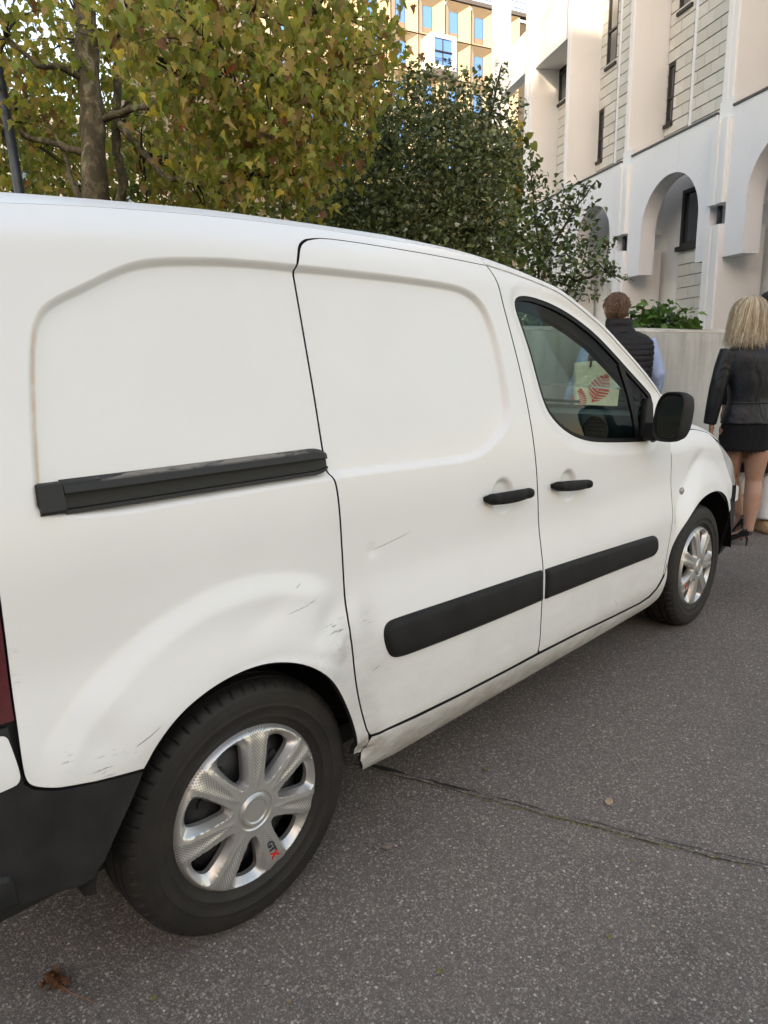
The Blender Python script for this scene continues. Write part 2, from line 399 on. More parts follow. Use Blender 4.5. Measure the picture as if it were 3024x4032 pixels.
def panel(name, poly, S=A, step=.012, ds=.010, off=0., mat='paint', parent=van, hole=None, feats=(), flange=.014, rnd=.0016, lip=.004, attrs=True, raised=0., raise_w=.01, loc=True):
    """triangulated skin over S(x, v) inside an outline; edges rolled in, flange turned inwards"""
    P = resample(poly, ds); holes = [resample(h, ds) for h in (hole or [])]
    rings = [P]+holes; pts = []; edges = []; bidx = []
    for R in rings:
        n0 = len(pts); n = len(R); pts += [tuple(p) for p in R]; edges += [(n0+i, n0+(i+1) % n) for i in range(n)]; bidx.append((n0, n))
    nb = len(pts)
    lo, hi = P.min(0), P.max(0)
    gx, gv = np.meshgrid(np.arange(lo[0]+step/2, hi[0], step), np.arange(lo[1]+step/2, hi[1], step)); gx = gx+((np.arange(gx.shape[0]) % 2)*step/2)[:, None]
    G = np.stack([gx.ravel(), gv.ravel()], 1)
    ex = []
    for f, offs in feats:
        f = resample(f, .010); d = np.roll(f, -1, 0)-np.roll(f, 1, 0); nn = np.stack([-d[:, 1], d[:, 0]], 1)/np.maximum(np.hypot(*d.T), 1e-9)[:, None]
        for o in offs: ex.append(f+nn*o)
    if ex:
        ex = np.vstack(ex); c = np.vstack([f for f, _ in feats]); mx = max(max(abs(o) for o in offs) for _, offs in feats)
        G = G[seg_dist(c, G) > mx+step*.4]; G = np.vstack([G, ex])
    # rings just inside every edge carry the rolled lip
    for R in rings:
        sgn = 1 if R is P else -1
        d = np.roll(R, -1, 0)-np.roll(R, 1, 0); nn = np.stack([-d[:, 1], d[:, 0]], 1)/np.maximum(np.hypot(*d.T), 1e-9)[:, None]
        a = .5*np.sum(R[:, 0]*np.roll(R[:, 1], -1)-np.roll(R[:, 0], -1)*R[:, 1]); nn *= np.sign(a)*sgn
        G = G[seg_dist(R, G) > max(lip, raise_w if raised else 0)*1.6]
        for w in ((lip,) if not raised else (raise_w*.25, raise_w*.6, raise_w)): G = np.vstack([G, R+nn*w])
    ok = inside(P, G)
    for h in holes: ok &= ~inside(h, G)
    dmin = np.min([seg_dist(R, G) for R in rings], 0); ok &= dmin > lip*.2
    G = G[ok]
    pts += [tuple(p) for p in G]
    vs_, es_, fs_, ov, oe, of = delaunay_2d_cdt([Vector(p) for p in pts], edges, [], 0, 1e-6, True)
    X = np.array([[p.x, p.y] for p in vs_]); T = np.array([f for f in fs_ if len(f) == 3])
    cen = X[T].mean(1); k = inside(P, cen)
    for h in holes: k &= ~inside(h, cen)
    T = T[k]
    isb = np.array([any(i < nb for i in o) for o in ov]); de = np.min([seg_dist(R, X) for R in rings], 0)
    edge = rnd*(1-sst(0, lip, de)) if not raised else -raised*np.sqrt(np.clip(1-(1-np.clip(de/raise_w, 0, 1))**2, 0, 1))
    V = S(X[:, 0], X[:, 1], off); V[:, 1] += edge
    e = .0015
    def SS(x, v):
        q = S(x, v, off)
        return q
    tx = SS(X[:, 0]+e, X[:, 1])-SS(X[:, 0]-e, X[:, 1]); tvv = SS(X[:, 0], X[:, 1]+e)-SS(X[:, 0], X[:, 1]-e)
    N = np.cross(tx, tvv); N /= np.linalg.norm(N, axis=1)[:, None]
    if raised: N = None
    else: N = N*np.where((N[:, 1:2]*1+N[:, 2:3]*-.4) > 0, -1, 1)
    # orient faces outwards (towards -y / up)
    a, b, c = V[T[:, 0]], V[T[:, 1]], V[T[:, 2]]; fn = np.cross(b-a, c-a); fl = (fn[:, 1]-.4*fn[:, 2]) > 0; T[fl] = T[fl][:, ::-1]
    nv = len(V); Fc = [tuple(t) for t in T]
    at = None
    if flange > 0:
        V2 = []; F2 = []; N2 = []
        for R in rings:
            n = len(R); base = S(R[:, 0], R[:, 1], off); base[:, 1] += rnd if not raised else 0
            inn = base.copy(); nr = np.cross(S(R[:, 0]+e, R[:, 1], off)-S(R[:, 0]-e, R[:, 1], off), S(R[:, 0], R[:, 1]+e, off)-S(R[:, 0], R[:, 1]-e, off)); nr /= np.linalg.norm(nr, axis=1)[:, None]
            nr *= np.where((nr[:, 1]-.4*nr[:, 2]) < 0, -1, 1)[:, None]
            inn += nr*flange; s0 = nv+len(V2); V2 += list(base)+list(inn)
            F2 += [(s0+i, s0+(i+1) % n, s0+n+(i+1) % n, s0+n+i) for i in range(n)]
        V = np.vstack([V, np.array(V2)]); Fc += F2
        if N is not None: N = None if raised else np.vstack([N, np.zeros((len(V2), 3))])
    if attrs:
        x, v = V[:, 0], V[:, 2]
        sc = np.zeros(len(V)); 
        for cx, cv, rx, rv, am in ((.365, .70, .022, .03, .9), (.38, .615, .025, .02, .7), (.395, .545, .03, .015, .8), (.262, .665, .03, .05, 1.), (.235, .71, .04, .02, .7), (.14, .80, .05, .012, .7), (.16, .765, .04, .012, .6), (-.33, .628, .06, .018, 1.), (-.36, .60, .03, .02, .8), (-.42, .65, .012, .02, .7), (-.475, .80, .006, .10, .6), (2.31, .63, .012, .05, 1.), (2.93, .80, .05, .03, .5), (1.5, .40, .04, .03, .5), (1.93, .35, .1, .01, .5), (.34, .34, .05, .05, .9), (.9, .335, .3, .012, .5)):
            sc += am*gau(x, v, cx, cv, rx, rv)
        di = (1-sst(.26, .385, v))*(.75+.5*(1-sst(.5, 1.4, x))); di = di*.95+.9*gau(x, v, .34, .34, .06, .05)+.55*gau(x, v, .27, .66, .05, .06)+.35*gau(x, v, .37, .60, .05, .12)+.34*(1-sst(.3, .8, v))
        r = np.hypot(x, v-.312); di += .25*(1-sst(.38, .43, r))
        ru = np.zeros(len(V)); m = (x < -.30) & (v > 1.1) & (v < 1.5)
        if m.any(): ru[m] = np.exp(-((sdist(REC, np.stack([x[m], v[m]], 1))+.010)/.005)**2)*sst(1.50, 1.38, v[m])
        at = {'scuff': sc, 'dirt': np.clip(di, 0, 1.2), 'rust': ru}
    mi_ = [0]*len(T)+[1]*(len(Fc)-len(T)); me = mesh(name, V, Fc, True, None, at, mi_)
    if N is not None:
        if flange > 0:   # plain faces keep their own normals on the turned-in flange
            ln = []; me.update()
            cnt = np.array([len(f) for f in Fc]); pn = np.zeros((len(me.polygons), 3), np.float32); me.polygon_normals.foreach_get('vector', pn.ravel()) if False else None
            for p in me.polygons:
                for vi in p.vertices: ln.append(tuple(N[vi]) if vi < nv else tuple(p.normal))
            me.normals_split_custom_set(ln)
        else:
            me.normals_split_custom_set_from_vertices([tuple(n) for n in N])
    me.materials.append(M[mat]); me.materials.append(M['jamb'] if mat == 'paint' else M[mat])  # turned-in edges blackened: rubber seal plus painted shade of the door gaps
    o = obj(name, me, None, parent)
    if parent is van: o.location = -VL
    return o
def vpart(o):
    if o.parent is van: o.location = Vector(o.location)-VL
    return o
def mirrored(o, parent=van):
    c = o.copy(); COL.objects.link(c); c.parent = parent
    if parent is van: c.location = (-VL.x, VL.y, 0); c.scale = (1, -1, 1)
    for ch in list(o.children): mirrored(ch, c)
    return c
g = .0028
slidrear = [(.291, 1.589), (.290, 1.43), (.290, 1.286), (.289, 1.123), (.294, 1.083), (.303, 1.061), (.304, .978), (.304, .773), (.297, .657), (.302, .58), (.314, .497), (.337, .407), (.350, .381)]
slidtop = [(.299, 1.607), (.311, 1.633), (.332, 1.656), (.368, 1.674), (.425, 1.684), (.525, 1.686), (.678, 1.684), (.814, 1.682), (.993, 1.682), (1.112, 1.684)]
seamB = [(1.127, 1.684), (1.127, 1.64), (1.135, 1.564), (1.157, 1.423), (1.175, 1.287), (1.187, 1.172), (1.196, 1.017), (1.208, .856), (1.203, .697), (1.196, .618), (1.192, .484), (1.187, .346)]
arch = [(-.286, .577), (-.255, .618), (-.197, .662), (-.114, .690), (-.03, .700), (.044, .694), (.119, .668), (.185, .621), (.243, .549), (.283, .469), (.306, .393), (.316, .322)]
rearseam = [(-.481, .977), (-.483, .85), (-.487, .74), (-.492, .657), (-.489, .629), (-.479, .617), (-.444, .605), (-.379, .591)]
slidrear = smooth_open(slidrear); slidtop = smooth_open(slidtop, 1); seamB = smooth_open(seamB); arch = smooth_open(arch, 3); rearseam = smooth_open(rearseam)
quarter = [(p[0]-g, p[1]) for p in slidrear]+[(.356, .352), (.348, .318)]+arch[::-1]+rearseam[::-1]+[(-.484, 1.15), (-.50, 1.2), (-.64, 1.228), (-.69, 1.238), (-.69, 1.6), (-.69, 1.74), (1.122, 1.74), (1.122, 1.688)]+[(p[0]-(g if p[0] < .37 else 0), p[1]+g*1.3) for p in slidtop][::-1]
FE = [(REC, (-.024, -.018, -.012, -.006, 0., .005, .011))]
q_pan = panel('quarter_panel', quarter, feats=[(resample([(p[0], p[1]) for p in REC], .01), (-.024, -.018, -.012, -.006, 0., .005, .011))])
sliding = slidtop+[(p[0]-g, p[1]) for p in seamB]+[(1.008, .346), (.759, .351), (.542, .360), (.40, .368), (.362, .372)]+[(p[0]+g, p[1]) for p in slidrear[::-1]]
sliding = [(p[0]+g, p[1]-g*.5) if i < 8 else p for i, p in enumerate(sliding)]
def circle(cx, cv, rx, rv, n=40): return [(cx+rx*math.cos(2*math.pi*i/n), cv+rv*math.sin(2*math.pi*i/n)) for i in range(n)]
s_door = panel('sliding_door', sliding, feats=[(REC, (-.024, -.018, -.012, -.006, 0., .005, .011)), (circle(1.0, .935, .05, .048), (-.024, -.016, -.008, 0., .008, .014))])
doortop = [(1.135, 1.684), (1.236, 1.672), (1.381, 1.645), (1.479, 1.615), (1.595, 1.573), (1.719, 1.518), (1.804, 1.474), (1.972, 1.362), (2.157, 1.238), (2.235, 1.170)]
seamF = [(2.281, 1.02), (2.300, .93), (2.306, .871), (2.290, .70), (2.262, .586), (2.232, .483), (2.203, .39)]
doortop = smooth_open(doortop, 1); seamF = smooth_open(seamF)
fdoor = [(1.133, 1.684)]+doortop[1:]+[(2.262, 1.08)]+seamF+[(2.155, .345), (2.10, .322), (2.012, .313), (1.774, .322), (1.469, .337), (1.20, .345)]+[(p[0]+g, p[1]) for p in seamB[1:-1][::-1]]
f_door = panel('front_door', fdoor, hole=[WIN], feats=[(circle(1.402, .915, .05, .048), (-.024, -.016, -.008, 0., .008, .014))])
# sill under the doors
panel('sill', [(.352, .355), (.362, .366), (.542, .352), (.759, .343), (1.008, .338), (1.19, .336), (1.469, .329), (1.774, .314), (2.012, .305), (2.11, .312), (2.165, .338), (2.215, .385), (2.235, .44), (2.245, .40), (2.245, .27), (2.20, .235), (1.8, .225), (1.0, .225), (.5, .225), (.36, .25), (.335, .30)], off=-.004)
# front wing, bonnet, lamp, bumper
farch = [(2.245, .40), (2.255, .46), (2.32, .573), (2.426, .646), (2.561, .688), (2.706, .703), (2.861, .692), (2.965, .655), (3.035, .600), (3.075, .545)]
farch = smooth_open(farch, 3)
def vb(x, e): return float(zh(x))-.135+e
fend = [(p[0]+.005, p[1]) for p in seamF[:-1]]+farch+[(3.10, .548), (3.24, .585), (3.26, .66), (3.15, .80), (3.05, vb(3.05, .035)), (2.95, vb(2.95, .125)), (2.75, vb(2.75, .15)), (2.5, vb(2.5, .15)), (2.275, vb(2.275, .15))]
fender = panel('front_fender', fend, S=B, step=.014)
panel('bonnet', [(2.31, vb(2.31, .157)), (2.5, vb(2.5, .157)), (2.75, vb(2.75, .157)), (2.95, vb(2.95, .132)), (3.06, vb(3.06, .10)), (3.22, vb(3.22, .14)), (3.42, vb(3.42, .17)), (3.47, vb(3.47, .4)), (3.5, vb(3.5, .24+.70)), (2.50, vb(2.50, .24+.655)), (2.44, vb(2.44, .45))], S=B, step=.03)
headl = panel('headlight', [(3.06, vb(3.06, .035)), (3.16, .805), (3.275, .66), (3.45, .60), (3.56, .585), (3.545, vb(3.545, .12)), (3.43, vb(3.43, .16)), (3.24, vb(3.24, .13)), (3.07, vb(3.07, .09))], S=B, step=.02, off=.004, mat='lens_clear', attrs=False)
panel('front_bumper', [(3.08, .537), (3.105, .54), (3.25, .575), (3.27, .648), (3.45, .59), (3.57, .575), (3.645, .53), (3.645, .24), (3.4, .23), (3.20, .245), (3.135, .32), (3.105, .42)], S=B, step=.02, mat='grey_plastic', attrs=False, off=-.004)
panel('bumper_corner', [(3.29, .655), (3.50, .60), (3.51, .545), (3.27, .565)], S=B, step=.02, off=-.016, attrs=True, flange=.012)
# tail light, rear bumper, rear door edge
tl = panel('tail_light', [(-.69, .745), (-.490, .742), (-.4865, .85), (-.4845, .98), (-.488, 1.14), (-.51, 1.19), (-.64, 1.218), (-.69, 1.228)], mat='red', attrs=False, step=.02, off=.001, rnd=.004, lip=.01)
rb = panel('rear_bumper', [(-.289, .570), (-.379, .585), (-.444, .599), (-.482, .611), (-.494, .625), (-.498, .66), (-.503, .735), (-.70, .735), (-.70, .40), (-.56, .400), (-.468, .384), (-.42, .374), (-.398, .378), (-.374, .405), (-.35, .452)], mat='grey_plastic', attrs=False, off=-.001, rnd=.003, lip=.008)
panel('bumper_cap', [(-.555, .47), (-.54, .465), (-.532, .45), (-.528, .40), (-.70, .40), (-.70, .47)], mat='grey_plastic', attrs=False, off=-.002, raised=.008, raise_w=.012)
panel('rear_door', smooth_poly([(-.70, .728), (-.60, .728), (-.520, .728), (-.508, .722), (-.505, .705), (-.499, .655), (-.501, .638), (-.512, .631), (-.60, .627), (-.70, .625)], 2), off=-.006, flange=.01)
# back of the van, underbody, liners
b = MB()
rr = []
for v in np.linspace(.42, 1.74, 24):
    p = A(np.array([-.69]), np.array([v]), 0., False)[0]; rr.append([(-.692, p[1]+.004, p[2]), (-.712, p[1]+.022, p[2]), (-.722, p[1]+.07, p[2]), (-.728, .905, p[2]), (-.722, 1.74-p[1], p[2]), (-.712, 1.788-p[1], p[2]), (-.692, 1.806-p[1], p[2])])
b.loft(rr, close=False, cap=False); vpart(b.build('rear_door_skin', M['paint'], van, True))
b = MB().box((-.765, .075, .36), (-.695, 1.735, .60), .025); vpart(b.build('rear_bumper_bar', M['grey_plastic'], van, autosmooth=40))
b = MB().box((-.62, .20, .24), (3.45, 1.61, .30)).box((-.40, .40, .30), (3.2, 1.41, .45)); vpart(b.build('underbody', M['jamb'], van))
for cx in (0., 2.728):
    b = MB(); ring = lambda y, r: [(cx+r*math.cos(a), y, .312+r*math.sin(a)) for a in np.linspace(math.radians(3), math.radians(177), 40)]
    b.loft([ring(.018, .392), ring(.03, .412), ring(.30, .412), ring(.30, .0)], close=False, cap=False)
    lo = vpart(b.build('wheel_arch_liner', M['jamb'], van, True)); c = lo.copy(); COL.objects.link(c); c.location = (-VL.x, VL.y, 0); c.scale = (1, -1, 1)
# dark inner body behind the shut lines
panel('door_jamb', [(-.66, .45), (-.30, .60), (0, .76), (.30, .62), (.36, .30), (2.2, .28), (2.31, .55), (2.45, .70), (2.45, .95), (2.25, 1.12), (2.16, 1.22), (1.97, 1.345), (1.80, 1.455), (1.6, 1.552), (1.48, 1.595), (1.38, 1.625), (1.236, 1.652), (1.10, 1.70), (-.66, 1.70)], hole=[WIN*1.0+(WIN.mean(0)-WIN)*np.array([.045, .05])], step=.03, ds=.02, off=.024, mat='jamb', attrs=False, flange=0)
# roof with crown, from the side joint over to the other side
def edge_pt(x):
    """outer edge of the roof skin / windscreen pillar above the doors"""
    if x <= 1.13:
        return A(np.array([x]), np.array([1.74]), 0., False)[0]
    v = float(np.interp(x, [p[0] for p in doortop], [p[1] for p in doortop])); p = A(np.array([x]), np.array([min(v, 1.684)]), 0., False)[0]
    k = float(sst(1.13, 1.7, x)); return Vector((x, p[1]+.036*(1-k)+.020*k, p[2]+.030*(1-k)+.026*k))
def roof_c(x): return float(np.interp(x, [-.7, -.3, .2, .8, 1.2, 1.45, 1.58, 2.62], [1.715, 1.745, 1.775, 1.785, 1.775, 1.755, 1.735, 1.10]))
def roof_z(x, y):
    e = edge_pt(x); zc = max(roof_c(x), e[2]+.03); t = min(1., max(0., (.905-y)/(.905-e[1]))); p = 3.4-1.2*float(sst(1.2, 1.7, x)); return e[2]+(zc-e[2])*(1-t**p)
def roof_grid(name, x0, x1, mat, off=0., bulge=(0., 0.), nx=30, ny=36, inset=0.):
    V = []; Fc = []
    for i in range(nx+1):
        s = i/nx
        for j in range(ny+1):
            t = -1+2*j/ny; xe = x0+(x1-x0)*s+(bulge[0]*(1-s)+bulge[1]*s)*(1-t*t); e = edge_pt(xe); w = (.905-e[1]-inset); q = math.sin(t*math.pi/2)
            yy = .905+w*q; z = roof_z(xe, .905-abs(w*q)); V.append((xe, yy, z+off))
    for i in range(nx):
        for j in range(ny): a = i*(ny+1)+j; Fc.append((a, a+1, a+ny+2, a+ny+1))
    me = mesh(name, V, Fc, True, None, {'scuff': np.zeros(len(V)), 'dirt': np.full(len(V), .08), 'rust': np.zeros(len(V))}); o = obj(name, me, M[mat], van); o.location = -VL; return o
roof_grid('roof', -.69, 1.50, 'paint', bulge=(0, .10))
_tr = []
for y in np.linspace(.262, 1.548, 31): _tr.append([(-.689, y, roof_z(-.69, min(y, 1.81-y))), (-.712, y, roof_z(-.69, min(y, 1.81-y))-.008), (-.726, y, roof_z(-.69, min(y, 1.81-y))-.03), (-.722, y, 1.58)])
vpart(MB().loft(_tr, close=False, cap=False).build('roof_edge', M['paint'], van, True))
roof_grid('headliner', -.60, 1.48, 'trim', off=-.045, bulge=(0, .10), inset=.03)
roof_grid('windscreen', 1.505, 2.26, 'screen', off=-.004, bulge=(.10, .34), inset=.022)
# windscreen pillar strips: from the door top groove up to the roof edge
b = MB(); rings = []
for x in np.linspace(1.118, 2.30, 50):
    v = float(np.interp(x, [p[0] for p in doortop]+[2.32], [p[1] for p in doortop]+[1.10])); p = A(np.array([x]), np.array([min(v, 1.684)]), 0., False)[0]; e = edge_pt(x); e = Vector(e); p = Vector(p)
    m = (p+e)/2+Vector((0, -.006, .006)); rings.append([p+Vector((0, .012, -.008)), p+Vector((0, .0, .005)), p+Vector((0, .002, .008)), m, e, e+Vector((0, .03, .0)), e+Vector((0, .05, -.025)), p+Vector((0, .035, -.03))])
b.loft(rings); pil = vpart(b.build('windscreen_pillar', M['paint'], van, autosmooth=50))
b = MB(); rings = []
for x in np.linspace(1.14, 2.26, 40):
    e = Vector(edge_pt(x)); v = float(np.interp(x, [p[0] for p in doortop]+[2.32], [p[1] for p in doortop]+[1.10])); p = Vector(A(np.array([x]), np.array([min(v, 1.684)]), 0., False)[0])
    rings.append([e+Vector((0, .012, -.012)), e+Vector((0, .075, -.02)), e+Vector((0, .08, -.045)), p+Vector((0, .045, -.045))])
b.loft(rings); pit = vpart(b.build('pillar_trim', M['trim'], van, True))
# ---- front door window
def inset(poly, d):
    P = np.asarray(poly, float); t = np.roll(P, -1, 0)-np.roll(P, 1, 0); nn = np.stack([-t[:, 1], t[:, 0]], 1)/np.maximum(np.hypot(*t.T), 1e-9)[:, None]
    a = .5*np.sum(P[:, 0]*np.roll(P[:, 1], -1)-np.roll(P[:, 0], -1)*P[:, 1]); return P+nn*np.sign(a)*d
WR = resample(WIN, .012)
panel('window_seal', WR, S=A, hole=[inset(WR, .016)], off=.004, mat='rubber_seal', parent=f_door, attrs=False, step=.05, lip=.003, flange=.012)
GL = [p for p in inset(WR, .014)]
panel('window_glass', inset(WR, .012), off=.011, mat='glass', parent=f_door, attrs=False, step=.05, flange=0, lip=.003, rnd=0)
def band(name, pts, w, mat, offs=.006, parent=f_door, thick=.012):
    P = np.array(pts, float); d = np.gradient(P, axis=0); nn = np.stack([-d[:, 1], d[:, 0]], 1)/np.hypot(*d.T)[:, None]
    Lf, Rt = P+nn*w/2, P-nn*w/2; rings = []
    for l, r in zip(Lf, Rt):
        q = A(np.array([l[0], r[0], r[0], l[0]]), np.array([l[1], r[1], r[1], l[1]]), offs); q[2:, 1] += thick; rings.append([tuple(p) for p in q])
    o = MB().loft(rings).build(name, M[mat], parent, autosmooth=40); return o
band('window_divider', [(1.915, 1.340), (1.955, 1.23), (1.985, 1.12), (1.998, 1.022)], .036, 'rubber_seal')
panel('mirror_base', resample(smooth_poly([(2.02, 1.015), (2.035, 1.08), (2.06, 1.14), (2.10, 1.195), (2.145, 1.185), (2.13, 1.10), (2.11, 1.03), (2.09, 1.015)], 1), .01), off=-.002, mat='black_plastic', parent=f_door, attrs=False, raised=.006, raise_w=.008, step=.02)
# inner frame seen through the glass, and door trim below it
band('frame_trim', [(1.235, 1.50), (1.245, 1.555), (1.30, 1.568), (1.40, 1.555), (1.50, 1.528), (1.62, 1.485), (1.75, 1.425), (1.88, 1.342), (2.0, 1.262), (2.10, 1.195)], .05, 'rubber_seal', .03, thick=.03)
panel('door_trim', [(1.22, .40), (1.22, 1.0), (1.30, 1.10), (1.40, 1.055), (1.52, 1.02), (1.66, 1.0), (2.1, .985), (2.2, .95), (2.15, .45)], off=.055, mat='trim', parent=f_door, attrs=False, step=.06, ds=.03, flange=0)
# ---- mouldings and handles
panel('door_moulding', smooth_poly([(.412, .63), (.414, .660), (.432, .677), (.47, .678), (.756, .668), (1.0, .660), (1.188, .653), (1.1885, .648), (1.1905, .544), (1.190, .5395), (1.0, .5425), (.75, .549), (.52, .558), (.462, .562), (.435, .575), (.420, .60)], 2), off=.003, mat='black_plastic', parent=s_door, attrs=False, raised=.016, raise_w=.02, step=.02)
panel('door_moulding', smooth_poly([(1.2075, .650), (1.2065, .645), (1.206, .543), (1.207, .538), (1.4, .533), (1.75, .522), (2.03, .512), (2.085, .512), (2.112, .528), (2.118, .555), (2.108, .585), (2.085, .605), (2.04, .612), (1.75, .626), (1.4, .643)], 2), off=.003, mat='black_plastic', parent=f_door, attrs=False, raised=.016, raise_w=.02, step=.02)
def handle(x0, x1, v0, v1, hook, parent):
    rings = []; n = 18
    for i in range(n+1):
        s = i/n; x = x0+(x1-x0)*s; v = v0+(v1-v0)*s; p = A(np.array([x]), np.array([v]), 0., False)[0]
        base = float(np.interp(x, [x0, x1], [.036, .036]))
        out = .034*math.sin(math.pi*min(1, max(0, .10+.80*s)))**.55
        hh = (.0185 if hook > 0 else .0175)*(.80+.35*math.sin(math.pi*s)**.5)*(1.0-.10*s)
        th = .009 if .12 < s < .88 else .014+out*.45
        if i in (0, n): hh *= .55; out *= .6
        cy = base-out; vz = p[2]
        rings.append([(x, cy+th*.8*math.sin(a), vz+hh*(abs(math.cos(a))**.7)*math.copysign(1, math.cos(a))) for a in np.linspace(0, 2*math.pi, 14, endpoint=False)])
    o = MB().loft(rings).build('door_handle', M['black_plastic'], parent, autosmooth=60); return o
handle(.895, 1.132, .938, .929, 1, s_door); handle(1.283, 1.522, .927, .906, 0, f_door)
# ---- sliding door rail: hood, channel, lower lip, end cap
def strip(name, x0, x1, prof, mat, worn=None, parent=van, nx=40, taper=0.0, slope=0.0):
    """prof: list of (dv, outward) round the section, closed"""
    rings = []
    for i in range(nx+1):
        x = x0+(x1-x0)*i/nx; k = 1.0
        if taper and x > x1-taper: k = math.sqrt(max(.12, 1-((x-(x1-taper))/taper)**2*.9))
        ring = []
        for dv, ot in prof:
            vv_ = 1.122+.86*(dv+slope*(x-x0))*(.45+.55*k if taper else 1); p = np.interp(vv_, tv, ty)+float(plan(np.array([x]))[0]); ring.append((x, p+.013-ot*k, vv_))
        rings.append(ring)
    mb = MB().loft(rings); me = mesh(name, mb.V, mb.F, False, None, {'worn': np.array([1. if (v[2] > 1.1475 and -.30 < v[0] < .27) else .0 for v in mb.V])})
    bm = bmesh.new(); bm.from_mesh(me); bmesh.ops.recalc_face_normals(bm, faces=bm.faces); bm.to_mesh(me); bm.free()
    o = obj(name, me, M[mat], parent)
    if parent is van: o.location = -VL
    return o
rl = strip('door_rail', -.352, .288, [(.040, .0), (.034, .016), (.029, .021), (.014, .0225), (.011, .021), (.011, .002), (-.022, .001), (-.023, .014), (-.031, .014), (-.033, .011), (-.033, .0)], 'rail', taper=.05)
ec = strip('rail_end_cap', -.397, -.354, [(.037, .0), (.036, .018), (.033, .023), (-.020, .0235), (-.026, .021), (-.029, .015), (-.029, .0)], 'rail')
p = A(np.array([-.377]), np.array([1.108]))[0]
MB().tube([(-.377, p[1]-.006, 1.108), (-.377, p[1]-.014, 1.108)], .009, 16).build('rail_screw', M['steel_dark'], rl)
# ---- side indicator
p = B(np.array([2.41]), np.array([.750]))[0]
vpart(MB().ball((2.41, p[1]-.001, .750), (.024, .008, .018), 18).build('side_indicator', M['amber'], van, True))
# ---- door mirror
def mirror():
    root = empty('door_mirror', Vector((1.965, -.085, 1.126))-VL, parent=van)
    def out(s, w=.120, h=.200, n=36):
        P = []
        for i in range(n):
            a = 2*math.pi*i/n; c, q = math.cos(a), math.sin(a); e = .36 if c < 0 else .28
            yy = math.copysign(abs(c)**(2*e), c)*w/2*s; zz = math.copysign(abs(q)**(2*e), q)*h/2*s
            yy += .010*s*zz/(h/2)
            P.append((yy, zz))
        return P
    # section list: local x (backwards negative) and scale; the face looks back along the van
    body = MB(); rings = []
    for x, s in ((-.022, .90), (-.030, .955), (-.026, .99), (-.01, 1.0), (.03, .99), (.065, .92), (.09, .76), (.102, .45), (.105, .1)):
        rings.append([(x, -p[0], p[1]) for p in out(s)])
    rings = [[(-.012, -p[0], p[1]) for p in out(.86)]]+rings
    body.loft(rings); body.build('mirror_housing', M['black_plastic'], root, autosmooth=50)
    gl = MB(); gl.add([(-.0165, -p[0], p[1]) for p in out(.84)], [tuple(range(36))]); gl.build('mirror_glass', M['chrome'], root)
    arm = MB().tube([(.03, .04, -.05), (.06, .09, -.062), (.12, .135, -.075)], [.045, .042, .045], 14, ell=(.85, .5)); arm.box((-.012, .060, -.100), (.075, .110, -.025), .010)
    arm.build('mirror_arm', M['black_plastic'], root, autosmooth=40)
    root.rotation_euler = (0, math.radians(4), math.radians(-5)); return root
mir = mirror()
# ---- cabin: dashboard, vent, seats, steering wheel, bulkhead
ds_ = MB(); rings = []
for y in np.linspace(.10, 1.71, 14):
    k = 1-((y-.905)/.9)**2; f = .10*k
    rings.append([(2.10, y, .80), (2.04, y, .90), (2.035, y, 1.02), (2.045, y, 1.075), (2.065, y, 1.115), (2.12+f*.3, y, 1.135), (2.28+f, y, 1.115), (2.36+f, y, 1.06), (2.36+f, y, .80)])
ds_.loft(rings); dash = vpart(ds_.build('dashboard', M['dash'], van, autosmooth=35))
tp = MB(); rings = []
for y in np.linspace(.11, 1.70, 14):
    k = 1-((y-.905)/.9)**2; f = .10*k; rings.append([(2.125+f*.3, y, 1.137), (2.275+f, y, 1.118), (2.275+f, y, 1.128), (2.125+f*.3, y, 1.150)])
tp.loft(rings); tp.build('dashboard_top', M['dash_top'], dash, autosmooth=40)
vt = MB(); 
rings = [[(2.040+dx, .275+r*math.cos(a), 1.055+r*math.sin(a)) for a in np.linspace(0, 2*math.pi, 28, endpoint=False)] for dx, r in ((.03, .062), (-.010, .061), (-.018, .056), (-.012, .049), (.006, .046))]
vt.loft(rings); vt.build('air_vent', M['trim'], dash, autosmooth=50)
for k in range(4):
    z = 1.028+k*.018; MB().box((2.03, .24, z-.003), (2.045, .31, z+.003)).build('vent_slat', M['jamb'], dash)
pc = MB().box((2.022, .42, .92), (2.045, .74, 1.06), .008); pc.build('glovebox_lid', M['dash'], dash, True)
for yc in (.42, 1.39):
    st = empty('seat', Vector((1.42, yc, .30))-VL, parent=van)
    MB().box((-.12, -.24, .0), (.38, .24, .17), .05).build('seat_cushion', M['trim'], st, autosmooth=40)
    q = MB().box((-.24, -.23, .12), (-.12, .23, .62), .05); q.build('seat_back', M['trim'], st, autosmooth=40)
sw = MB(); sw.tube([(1.90+.06*math.cos(a)*-.5, 1.39+.185*math.sin(a), .98+.185*math.cos(a)*.9) for a in np.linspace(0, 2*math.pi, 33)], .015, 8); sw.tube([(1.90, 1.22, .97), (1.98, 1.39, .96), (1.90, 1.56, .97)], .022, 8)
vpart(sw.build('steering_wheel', M['trim'], van, True))
bk = MB().box((1.135, .10, .35), (1.155, 1.71, 1.05)).box((1.135, .16, 1.05), (1.155, 1.65, 1.30)).box((1.135, .26, 1.30), (1.155, 1.55, 1.62)); vpart(bk.build('bulkhead', M['trim'], van))
rm = MB().box((1.70, .80, 1.52), (1.72, 1.01, 1.585), .01).tube([(1.72, .905, 1.56), (1.76, .905, 1.62)], .01, 8); vpart(rm.build('rear_view_mirror', M['trim'], van, autosmooth=40))
